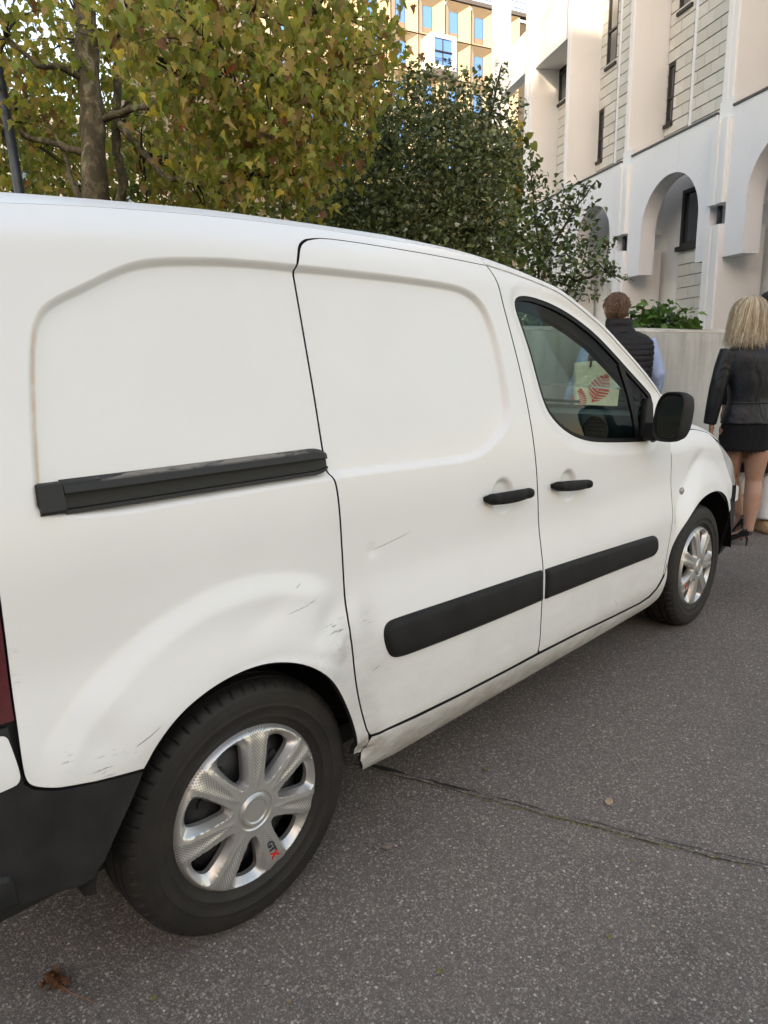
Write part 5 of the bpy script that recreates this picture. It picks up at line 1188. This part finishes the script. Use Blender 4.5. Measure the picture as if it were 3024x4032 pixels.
for k_, (lx, ly) in enumerate(((1.35, -.255), (.834, -.541), (.20, -.38), (2.2, -.6), (-.1, -.2), (.55, -.62), (1.6, -.9), (2.9, -.5), (-.30, .02), (1.15, .08))):
    ground_leaf(lx, ly, .011+.004*(k_ % 3), k_*1.7, [(.34, .29, .22), (.28, .20, .12), (.22, .20, .08)][k_ % 3], ['tiny tan leaf scrap beyond the crack by the sills', 'tiny brown leaf scrap just left of the crack end', 'tiny olive leaf scrap in front of the rear wheel', 'tiny tan leaf scrap far right on the asphalt', 'tiny brown leaf scrap behind the rear tyre contact', 'tiny olive leaf scrap at lower centre asphalt', 'tiny tan leaf scrap at the right picture edge', 'tiny brown leaf scrap beyond the front wheel', 'tiny olive leaf scrap between bumper and brown leaf', 'tiny tan leaf scrap under the sliding door'][k_], .4, 0, oval)
ground_leaf(1.821, .198, .03, .2, (.34, .30, .24), 'tiny pale leaf under the front door', .3, 0, oval)
# ================================================================== PEOPLE
def skin_mat(name, c):
    t = NT(name); co = t.coord(); n = t.noise(co, 30, 4, .6)
    b_ = t.bsdf(t.mix(t.mrange(n, .3, .7), tuple(x*.86 for x in c), c), .5, 0, .4, normal=t.bump(t.noise(co, 220, 3), .1, .002))
    b_.inputs['Subsurface Weight'].default_value = .15; b_.inputs['Subsurface Radius'].default_value = (.02, .008, .004); return t.m
M['skin'] = skin_mat('skin', (.42, .255, .18)); M['skin2'] = skin_mat('tanned skin', (.40, .235, .16))
def cloth(name, c, rough=.8, var=.25, scale=8., fold=.5, fine=500, spec=.3):
    t = NT(name); co = t.coord(); n = t.noise(co, scale, 5, .6, .5); f = t.noise(t.mapping(co, (1, 1, .45)), 9, 3, .5, 1.2)
    t.bsdf(t.mix(t.mrange(n, .3, .7), tuple(x*(1-var) for x in c), tuple(min(1, x*(1+var)) for x in c)), rough, 0, spec, normal=t.bump(t.noise(co, fine, 2), .15, .001, t.bump(f, fold, .03))); return t.m
M['leather'] = cloth('black leather', (.008, .009, .012), .48, .3, 14, .6, 420, .35)
M['shorts'] = cloth('black denim', (.006, .006, .007), .9); M['vest'] = cloth('black quilted nylon', (.009, .008, .009), .6, .3, 25, .5, 700, .3)
M['shirt'] = cloth('light blue shirt', (.36, .44, .66), .85, .12, 7, .8); M['trousers'] = cloth('navy trousers', (.03, .035, .06), .85)
M['coat'] = cloth('black coat', (.010, .010, .011), .85); M['white_cloth'] = cloth('white trousers', (.68, .68, .68), .85, .1); M['patent'] = simple('black patent shoe', (.008, .008, .009), .15, coat=.8)
M['sneaker'] = cloth('white sneaker', (.55, .52, .46), .7, .2); M['tan_shoe'] = cloth('tan suede shoe', (.34, .24, .14), .8)
def hair_mat(name, stops, rough=.4):
    t = NT(name); c = t.attr('col', 0); t.bsdf(c, rough, 0, .5, normal=t.bump(t.noise(t.mapping(t.coord(), (60, 60, 4)), 3, 3), .3, .003)); return t.m
M['hair'] = hair_mat('hair', None)
def blob(name, mb, mat, parent, voxel=.010, it=8, disp=None):
    """one continuous skin grown over overlapping shapes"""
    me = mesh(name, mb.V, mb.F, True); bm = bmesh.new(); bm.from_mesh(me); bmesh.ops.recalc_face_normals(bm, faces=bm.faces); bm.to_mesh(me); bm.free()
    o = obj(name, me, mat, parent); m = o.modifiers.new('Remesh', 'REMESH'); m.mode = 'VOXEL'; m.voxel_size = voxel; m.use_smooth_shade = True
    s = o.modifiers.new('Smooth', 'SMOOTH'); s.factor = .5; s.iterations = it
    dg = bpy.context.evaluated_depsgraph_get(); me2 = bpy.data.meshes.new_from_object(o.evaluated_get(dg)); o.modifiers.clear(); o.data = me2; bpy.data.meshes.remove(me)
    me2.polygons.foreach_set('use_smooth', np.ones(len(me2.polygons), bool)); me2.name = name; return o
def sect(z, cx, cy, rx, ry, n=40, ex=2.4):
    P = []
    for i in range(n):
        a = 2*math.pi*i/n; c, s = math.cos(a), math.sin(a); P.append((cx+rx*math.copysign(abs(c)**(2/ex), c), cy+ry*math.copysign(abs(s)**(2/ex), s), z))
    return P
def interp_sections(keys, zs, n=40, ex=2.4, mod=None):
    K = np.array(keys, float); o_ = np.argsort(K[:, 0]); K = K[o_]; rings = []
    for z in zs:
        v = [float(herm(K[:, 0], K[:, i], np.array([z]))[0]) for i in range(1, 5)]; k = mod(z) if mod else 0.; rings.append(sect(z, v[0], v[1], v[2]+k, v[3]+k, n, ex))
    return rings
FR = math.atan2(-.7117, .7019)     # local x points to the picture's right, local y away from the viewer
def hand(mb, wrist, d, side, s=1.0, curl=.5):
    """palm, four bent fingers and a thumb; d = direction of the fingers, side = direction of the thumb"""
    w = Vector(wrist); d = Vector(d).normalized(); t = Vector(side); t = (t-d*t.dot(d)).normalized(); n = d.cross(t)
    p1 = w+d*.085*s; mb.tube([w-d*.015, w+d*.03*s, w+d*.06*s, p1], [.026*s, .036*s, .040*s, .036*s], 10, ref=t, ell=(1, .48))
    for k, (o_, l) in enumerate(((.027, .070), (.009, .080), (-.009, .075), (-.026, .058))):
        b0 = p1-d*.01*s+t*o_*s; b1 = b0+(d+n*curl*.25)*l*.45*s; b2 = b1+(d+n*curl*.9).normalized()*l*.33*s; b3 = b2+(d*.6+n*curl*1.5).normalized()*l*.25*s
        mb.tube([b0, b1, b2, b3], [.0095*s, .009*s, .0085*s, .006*s], 8)
    th = w+d*.025*s+t*.025*s; mb.tube([th, th+(d*.6+t*.7)*.035*s, th+(d*.9+t*.5+n*.3)*.065*s], [.012*s, .0105*s, .008*s], 8)
def head(mb, c, s=1.0, yaw=0.):
    R3 = Matrix.Rotation(yaw, 3, 'Z'); c = Vector(c); P = lambda x, y, z: c+R3 @ Vector((x, y, z))*s
    mb.ball(P(0, 0, .02), (.076*s, .096*s, .105*s), 18, R3); mb.ball(P(0, .025, -.055), (.058*s, .066*s, .070*s), 16, R3); mb.ball(P(0, .060, -.098), (.026*s, .024*s, .022*s), 10)
    mb.tube([P(0, .092, .012), P(0, .108, -.022), P(0, .115, -.034)], [.009*s, .013*s, .015*s], 8); mb.ball(P(0, .088, -.068), (.024*s, .012*s, .009*s), 10)
    for q in (-1, 1):
        mb.ball(P(q*.080, -.004, -.008), (.013*s, .026*s, .034*s), 10, R3); mb.ball(P(q*.032, .082, .022), (.016*s, .012*s, .010*s), 8)
def strands(name, parent, roots, n, paths, cols, width, mat, seed):
    """hair as many narrow tapered ribbons; paths(i, rng) gives a polyline"""
    rng = np.random.default_rng(seed); V = []; Fc = []; C = []
    for i in range(n):
        pts = paths(i, rng); col = np.array(cols[rng.integers(len(cols))])*rng.uniform(.7, 1.2); w = width*rng.uniform(.6, 1.3); m = len(pts); k = len(V)
        for j, (p, nrm) in enumerate(pts):
            p = np.array(p); t = np.array(pts[min(j+1, m-1)][0])-np.array(pts[max(j-1, 0)][0]); s = np.cross(t, nrm); L = np.linalg.norm(s); s = s/L if L > 1e-9 else np.array([1, 0, 0]); q = w*(1-.92*(j/(m-1))**2)
            V += [tuple(p+s*q), tuple(p+np.array(nrm)*q*.4), tuple(p-s*q)]; C += [col]*3
        for j in range(m-1):
            a = k+j*3; Fc += [(a, a+1, a+4, a+3), (a+1, a+2, a+5, a+4)]
    me = mesh(name, V, Fc, True, None, {'col': np.array(C)}); return obj(name, me, mat, parent)
# ---------------------------------------------------------------- blonde woman
G = Vector((4.578, .452, 0)); wm = empty('person', G, FR)
tag(wm, 'person with long blonde hair in black leather jacket, black shorts and high heels walking away', 'person')
bd = MB(); head(bd, (-.042, .02, 1.625), .98, .15); bd.tube([(-.01, .0, 1.42), (-.025, .01, 1.50), (-.04, .02, 1.56)], [.062, .05, .052], 12)
bd.tube([(-.085, .02, .86), (-.065, .06, .66), (-.025, .11, .48), (.015, .13, .37), (.045, .13, .28), (.070, .105, .18), (.075, .10, .15)], [.095, .080, .056, .057, .050, .034, .036], 14)
bd.tube([(.075, -.01, .86), (.085, -.01, .66), (.085, -.005, .47), (.075, -.035, .37), (.060, -.05, .28), (.045, -.075, .15), (.040, -.08, .11)], [.097, .083, .058, .061, .054, .035, .036], 14)
bd.loft(interp_sections([(.80, 0, 0, .15, .11), (1.0, 0, 0, .125, .09), (1.25, 0, 0, .14, .10), (1.42, 0, 0, .16, .08)], np.linspace(.80, 1.42, 12), 24)); bd.ball((0, 0, 1.41), (.15, .07, .05))
for pts in ([(.075, .10, .15), (.055, .135, .09), (.035, .175, .035)], [(.040, -.08, .11), (.0, -.03, .07), (-.05, .03, .035)]): bd.tube(pts, [.036, .032, .026], 10)
bd.tube([(-.175, .0, 1.38), (-.225, -.01, 1.14), (-.245, .01, .92)], [.045, .038, .028], 10); hand(bd, (-.247, .012, .91), (.08, .12, -1), (.5, .8, 0), .92)
bd.tube([(.175, .0, 1.38), (.235, -.01, 1.14), (.25, .05, .92)], [.045, .038, .028], 10); hand(bd, (.25, .055, .91), (-.05, .2, -1), (-.5, .8, 0), .92)
blob('body', bd, M['skin2'], wm, .009, 6)
jk = MB(); jk.loft(interp_sections([(.885, .005, .0, .185, .135), (.96, .005, 0, .165, .12), (1.05, .005, 0, .145, .105), (1.2, .005, 0, .165, .115), (1.32, .005, 0, .185, .115), (1.39, .005, 0, .185, .10), (1.43, .005, .0, .14, .08), (1.46, .005, .005, .085, .07)], np.linspace(.885, 1.46, 30), 36))
for sx, pth in ((-1, [(-.165, .0, 1.395), (-.205, -.01, 1.28), (-.235, -.01, 1.13), (-.250, .0, 1.0), (-.258, .015, .885)]), (1, [(.17, .0, 1.395), (.21, -.01, 1.28), (.24, -.01, 1.13), (.255, .02, 1.0), (.26, .05, .885)])):
    jk.tube(pth, [.066, .062, .056, .050, .044], 16, ell=(1.05, .95))
blob('jacket', jk, M['leather'], wm, .009, 5)
MB().tube([Vector((-.015+.100*math.cos(a), .005+.075*math.sin(a), 1.452+.012*math.sin(a))) for a in np.linspace(0, 2*math.pi, 25)], .017, 8).build('collar', M['leather'], wm, True)
sm = MB(); rg = [[(x*1.012+.005*0, y*1.012, z) for x, y, z in r_] for r_ in interp_sections([(1.03, .005, 0, .148, .108), (1.045, .005, 0, .1465, .107)], [1.030, 1.036, 1.042], 36)]; sm.loft(rg); sm.build('waist_seam', M['leather'], wm, True)
sh_ = MB(); sh_.loft(interp_sections([(.69, -.0, .015, .175, .135), (.80, 0, .01, .172, .13), (.90, 0, 0, .165, .12), (.96, 0, 0, .15, .105)], np.linspace(.70, .96, 14), 36)); blob('shorts', sh_, M['shorts'], wm, .009, 4)
fr_ = MB(); rng = random.Random(3)
for i in range(150):
    a = 2*math.pi*i/150; x, y = .174*math.cos(a), .015+.134*math.sin(a); l = rng.uniform(.01, .03); fr_.add([(x*.985, y*.985, .715), (x+rng.uniform(-.004, .004), y, .70-l), (x*.97+.006*math.sin(a), y*.97-.006*math.cos(a), .712)], [(0, 1, 2)])
fr_.build('frayed_hem', M['shorts'], wm, clean=False)
def pump(parent, toe, heel, zh_):
    toe, heel = Vector(toe), Vector(heel); d = (toe-heel); d.z = 0; L = d.length; d.normalize(); s = Vector((-d.y, d.x, 0)); rings = []
    for t, w, top, zb in ((-.06, .026, .070, zh_*.97), (.02, .040, .078, zh_*.95), (.15, .042, .066, zh_*.85), (.35, .039, .050, zh_*.58), (.6, .042, .056, zh_*.20), (.8, .044, .060, .004), (.95, .036, .046, .002), (1.08, .012, .026, .003)):
        c = heel+d*L*t; rings.append([c+s*w*math.cos(a)+Vector((0, 0, zb+(top)*max(0, math.sin(a))**.6 if math.sin(a) > 0 else zb)) for a in np.linspace(0, 2*math.pi, 14, endpoint=False)])
    MB().loft(rings).build('shoe', M['patent'], parent, True); MB().tube([heel+d*.012+Vector((0, 0, zh_+.01)), heel+d*.010+Vector((0, 0, zh_*.5)), heel+d*.012], [.016, .007, .005], 8).build('shoe_heel', M['patent'], parent, True)
pump(wm, (-.075, .075, 0), (.045, -.085, 0), .085); pump(wm, (.022, .20, .0), (.088, .075, .0), .135)
HC = [(.44, .33, .20), (.55, .44, .29), (.36, .27, .17), (.62, .53, .39), (.30, .22, .14)]
hc = Vector((-.042, .015, 1.635))
def wpath(i, rng):
    az = rng.uniform(-math.pi*.93, math.pi*.93)-math.pi/2; part = Vector((rng.uniform(-.01, .015), rng.uniform(-.05, .06), .112)); r0 = rng.uniform(.96, 1.08); pts = []; L = rng.uniform(.24, .37)
    for j in range(11):
        t = j/10; th = min(1, t*2.2)*math.pi/2
        x = part.x*(1-t)+math.cos(az)*.098*math.sin(th)*r0; y = part.y*(1-t)+math.sin(az)*.112*math.sin(th)*r0; z = .118*math.cos(th)*r0-max(0, t-.42)*L*1.05
        fl_ = max(0, t-.78)*.14*math.sin(i*2.1); x += math.cos(az)*(.028*sst(.3, .8, t)+fl_)*1.1+.010*math.sin(t*8+i*.02+az*3)*t; y += math.sin(az)*(.02*sst(.3, .8, t)+fl_*.8)
        if t > .8: z += (t-.8)*.10*math.sin(i*1.7)
        nrm = np.array([math.cos(az), math.sin(az), .9*(1-min(1, t*2))]); nrm /= np.linalg.norm(nrm); pts.append((tuple(hc+Vector((x, y, z))), nrm))
    return pts
hb = MB().ball(hc+Vector((0, -.004, .0)), (.088, .104, .108), 20); hb.tube([hc+Vector((0, -.02, .02)), hc+Vector((0, -.03, -.10)), hc+Vector((0, -.035, -.18))], [.09, .10, .085], 16, ell=(1.1, .9)); hbo = blob('hair_base', hb, M['hair'], wm, .012, 6); at = hbo.data.attributes.new('col', 'FLOAT_COLOR', 'POINT'); at.data.foreach_set('color', np.tile(np.array([.26, .19, .115, 1], np.float32), len(hbo.data.vertices)))
strands('hair', wm, None, 3000, wpath, HC, .0024, M['hair'], 5)
# small chain bag on her shoulder
cb = empty('handbag', G+Vector((.32, -.05, .85))); cb.rotation_euler = (0, 0, FR); tag(cb, 'small black shoulder bag on a thin gold chain worn by the blonde woman', 'bag')
M['gold'] = simple('thin gold chain', (.45, .33, .12), .3, .9)
MB().box((-.02, -.03, -.02), (.08, .14, .13), .012).build('bag_body', M['leather'], cb, autosmooth=40)
Rz = Matrix.Rotation(FR, 3, 'Z'); loc_ = lambda p: Rz.transposed() @ ((G+Rz @ Vector(p))-cb.location)
MB().tube([loc_(p) for p in ((.085, -.03, 1.475), (.10, -.105, 1.40), (.15, -.128, 1.28), (.215, -.12, 1.12), (.27, -.02, 1.0))], .0045, 6).build('chain_strap', M['gold'], cb, True)
# ---------------------------------------------------------------- man in the quilted vest
G2 = Vector((4.09, 1.205, 0)); mn = empty('person', G2, FR)
tag(mn, 'person with short curly brown hair in a black quilted vest over a light blue shirt', 'person')
bd = MB(); head(bd, (-.03, .03, 1.70), .95, -.1); bd.tube([(0, .0, 1.50), (-.01, .01, 1.58), (-.015, .02, 1.64)], [.075, .062, .06], 12); bd.loft(interp_sections([(.9, 0, 0, .16, .11), (1.2, 0, 0, .15, .10), (1.45, 0, 0, .18, .10), (1.52, 0, 0, .16, .08)], np.linspace(.9, 1.52, 12), 24))
for s in (-1, 1): bd.tube([(s*.09, 0, .95), (s*.10, .02, .5), (s*.10, .0, .1)], [.09, .06, .045], 12)
for s in (-1, 1): bd.tube([(s*.10, -.02, .06), (s*.11, .10, .035), (s*.115, .17, .03)], [.045, .04, .032], 10)
bd.tube([(-.20, 0, 1.46), (-.275, -.03, 1.22), (-.33, .06, 1.02)], [.05, .042, .03], 10); hand(bd, (-.33, .065, 1.01), (-.05, .5, -1), (.6, .6, 0), 1.0); bd.tube([(.20, 0, 1.46), (.27, -.02, 1.24), (.285, .10, 1.05)], [.05, .042, .03], 10); hand(bd, (.285, .105, 1.04), (-.1, .8, -.8), (-.6, .4, .4), 1.0)
blob('body', bd, M['skin'], mn, .010, 6)
vz = np.linspace(.93, 1.545, 170)
vk = [(.93, 0, 0, .215, .155), (1.0, 0, 0, .222, .16), (1.15, 0, 0, .22, .155), (1.30, 0, 0, .232, .155), (1.42, 0, 0, .238, .145), (1.49, 0, 0, .215, .12), (1.525, 0, 0, .165, .10), (1.545, 0, 0, .12, .09)]
quilt = lambda z: .0060*abs(math.sin(math.pi*(z-.93)/.040))**.55-.003
MB().loft(interp_sections(vk, vz, 56, 2.6, quilt)).build('quilted_vest', M['vest'], mn, True)
cz = np.linspace(1.535, 1.635, 20); MB().loft(interp_sections([(1.53, -.005, .0, .115, .095), (1.58, -.01, .005, .092, .086), (1.635, -.012, .012, .088, .086)], cz, 40, 2.2, lambda z: .006*abs(math.sin(math.pi*(z-1.53)/.05))**.6)).build('vest_collar', M['vest'], mn, True)
sl = MB(); sl.tube([(-.185, 0, 1.475), (-.235, -.01, 1.36), (-.285, -.035, 1.22), (-.325, .01, 1.11), (-.345, .055, 1.03)], [.072, .070, .062, .056, .045], 16); sl.tube([(.185, 0, 1.475), (.23, -.005, 1.37), (.275, -.02, 1.24), (.292, .03, 1.14), (.292, .09, 1.06)], [.072, .068, .060, .052, .043], 16)
blob('shirt_sleeves', sl, M['shirt'], mn, .010, 5)
tr = MB(); tr.loft(interp_sections([(.86, 0, 0, .17, .13), (1.0, 0, 0, .165, .12)], np.linspace(.86, .98, 5), 28))
for s in (-1, 1): tr.tube([(s*.085, 0, .93), (s*.10, .01, .70), (s*.105, .02, .48), (s*.105, .0, .09)], [.105, .092, .078, .066], 16)
blob('trousers', tr, M['trousers'], mn, .012, 5)
for s in (-1, 1): MB().loft([sect(z, s*.105, .05, rx, ry, 20, 2.3) for z, rx, ry in ((.0, .045, .135), (.03, .048, .14), (.06, .042, .11), (.09, .03, .05))]).build('shoe', M['patent'], mn, True)
rng = random.Random(8)
def curls(parent, c, n, cols, seed, ry=0.):
    c = Vector(c); cap = MB().ball(c+Vector((0, -.006, 0)), (.074, .089, .092), 20); o = cap.build('hair_base', M['hair'], parent, True)
    at = o.data.attributes.new('col', 'FLOAT_COLOR', 'POINT'); at.data.foreach_set('color', np.tile(np.array([*np.array(cols[0])*.5, 1], np.float32), len(o.data.vertices)))
    def path(i, r):
        while True:
            d = r.normal(0, 1, 3); d /= np.linalg.norm(d)
            if d[2] > -.75 and not (d[1] > .40 and d[2] < .30): break
        base = np.array(c)+d*np.array([.073, .088, .092]); t1 = np.cross(d, r.normal(0, 1, 3)); t1 /= np.linalg.norm(t1); t2 = np.cross(d, t1); L = r.uniform(.018, .046)*(1.0 if d[2] > .25 else .5); w = r.uniform(3, 6); ph = r.uniform(0, 6.3); pts = []
        for j in range(8):
            t = j/7; q = base+t1*L*t+d*(.008+.016*r.random()*math.sin(t*math.pi))*(1.15 if d[2] > .2 else .4)+t2*.007*math.sin(w*t*2+ph)+np.array([0, 0, -.018*t*t]); pts.append((tuple(q), d))
        return pts
    strands('hair', parent, None, n, path, cols, .0026, M['hair'], seed)
curls(mn, (-.03, .022, 1.712), 1700, [(.10, .052, .030), (.16, .085, .045), (.24, .125, .062), (.065, .036, .022)], 3)
# tote bag under his left arm
tb = empty('tote_bag', G2+Vector((-.13, -.29, 1.0)), FR); tb.location = G2+Rz @ Vector((-.235, -.25, 1.0)); tag(tb, 'cream canvas tote bag with red leaf prints, seen through the van window', 'bag')
M['canvas'] = cloth('cream canvas', (.62, .58, .44), .9, .12, 10, .5, 900); M['red_leaf'] = simple('red fabric print', (.55, .06, .05), .8, var=.2, vscale=60); M['strap'] = cloth('brown leather strap', (.10, .055, .03), .6)
tz_ = np.linspace(0, .345, 12); MB().loft([[(x*(1+.04*math.sin(z*9)), y+.012*math.sin(x*18+z*11), z+.012*math.sin(x*9)*(z/.345)) for x, y, z in sect(z, 0, 0, .150-.03*(z/.345)*0, .055-.035*(z/.345), 40, 4.5)] for z in tz_]).build('bag_body', M['canvas'], tb, True)
def monstera(cx, cz, L, ang, side=1, half=False):
    ca, sa = math.cos(ang), math.sin(ang); out = MB(); n = 9
    def pt(u, v): x = u*ca-v*sa; z = u*sa+v*ca; return (cx+x, None, cz+z)
    def add(poly):
        V = []; q = [pt(u, v) for u, v in poly]
        for x, _, z in q: V.append((x, -(.055-.035*(z/.345))*(max(0., 1-abs(x/.15)**4.5))**(1/4.5)+.012*math.sin(x*18+z*11)-.0030, z))
        out.add(V, [tuple(range(len(V)))])
    prof = lambda u: .36*math.sin(math.pi*min(1, max(0, u))**.75)**.8
    for s in ((-1, 1) if not half else (1,)):
        for k in range(n):
            u0, u1 = k/n, (k+.70)/n; w0, w1 = prof(u0+.02), prof(u1+.05); add([(L*u0, s*.012*L), (L*u1, s*.012*L), (L*(u1+.10), s*w1*L), (L*(u0+.12), s*w0*L)][::s])
    add([(-.02*L, -.016*L), (L*.98, -.01*L), (L*.98, .01*L), (-.02*L, .016*L)]); return out
monstera(-.035, .065, .20, math.radians(62)).build('leaf_print', M['red_leaf'], tb, clean=False); monstera(-.128, .02, .13, math.radians(85), half=False).build('leaf_print', M['red_leaf'], tb, clean=False)
for y in (-.022, .022): MB().tube([(-.05, y, .30), (-.045, y*1.3, .38), (.0, y+.03, .46), (.045, y*1.3, .38), (.05, y, .30)], [.008]*5, 8, ell=(1, .5)).build('strap', M['strap'], tb, True)
# ---------------------------------------------------------------- dark-haired person beyond the woman
G3 = Vector((5.10, .52, 0)); tp_ = empty('person', G3, FR); tag(tp_, 'person with dark hair, black coat and white trousers half hidden behind the blonde woman', 'person')
bd = MB(); head(bd, (0, .02, 1.70), 1.0, .5); bd.tube([(0, 0, 1.48), (0, .01, 1.56), (0, .02, 1.63)], [.07, .06, .058], 12); bd.loft(interp_sections([(.9, 0, 0, .15, .11), (1.2, 0, 0, .15, .10), (1.45, 0, 0, .17, .10), (1.51, 0, 0, .15, .08)], np.linspace(.9, 1.51, 12), 24))
lg = [[(-.09, .0, .92), (-.12, .06, .50), (-.20, .14, .10)], [(.09, 0, .92), (.09, -.02, .50), (.06, -.10, .10)]]
for p in lg: bd.tube(p, [.09, .06, .045], 12)
for s in (-1, 1): bd.tube([(s*.19, 0, 1.44), (s*.25, -.02, 1.20), (s*.26, .05, .98)], [.05, .04, .03], 10); hand(bd, (s*.26, .055, .97), (0, .3, -1), (-s*.5, .8, 0))
blob('body', bd, M['skin'], tp_, .011, 6)
ct = MB(); ct.loft(interp_sections([(.48, 0, 0, .20, .16), (.9, 0, 0, .19, .145), (1.15, 0, 0, .185, .13), (1.40, 0, 0, .21, .13), (1.47, 0, 0, .18, .10), (1.52, 0, 0, .11, .08)], np.linspace(.48, 1.52, 26), 36))
for s in (-1, 1): ct.tube([(s*.185, 0, 1.45), (s*.25, -.02, 1.21), (s*.265, .05, 1.0)], [.07, .06, .05], 14)
blob('coat', ct, M['coat'], tp_, .012, 5); MB().loft(interp_sections([(1.50, 0, 0, .085, .08), (1.57, 0, .01, .072, .07)], np.linspace(1.50, 1.57, 5), 28)).build('shirt_collar', M['shirt'], tp_, True)
tr = MB(); 
for p in lg: tr.tube([Vector(p[0])-Vector((0, 0, .2)), p[1], p[2]], [.10, .082, .075], 16)
blob('trousers', tr, M['white_cloth'], tp_, .012, 5)
for (x, y), m_ in (((-.20, .17), 'sneaker'), ((.06, -.06), 'tan_shoe')): MB().loft([sect(z, x, y, rx, ry, 20, 2.3) for z, rx, ry in ((.0, .046, .135), (.03, .05, .14), (.065, .044, .11), (.10, .036, .06))]).build('shoe', M[m_], tp_, True)
curls(tp_, (0, .012, 1.722), 1300, [(.014, .011, .010), (.022, .017, .014), (.008, .007, .007)], 4)
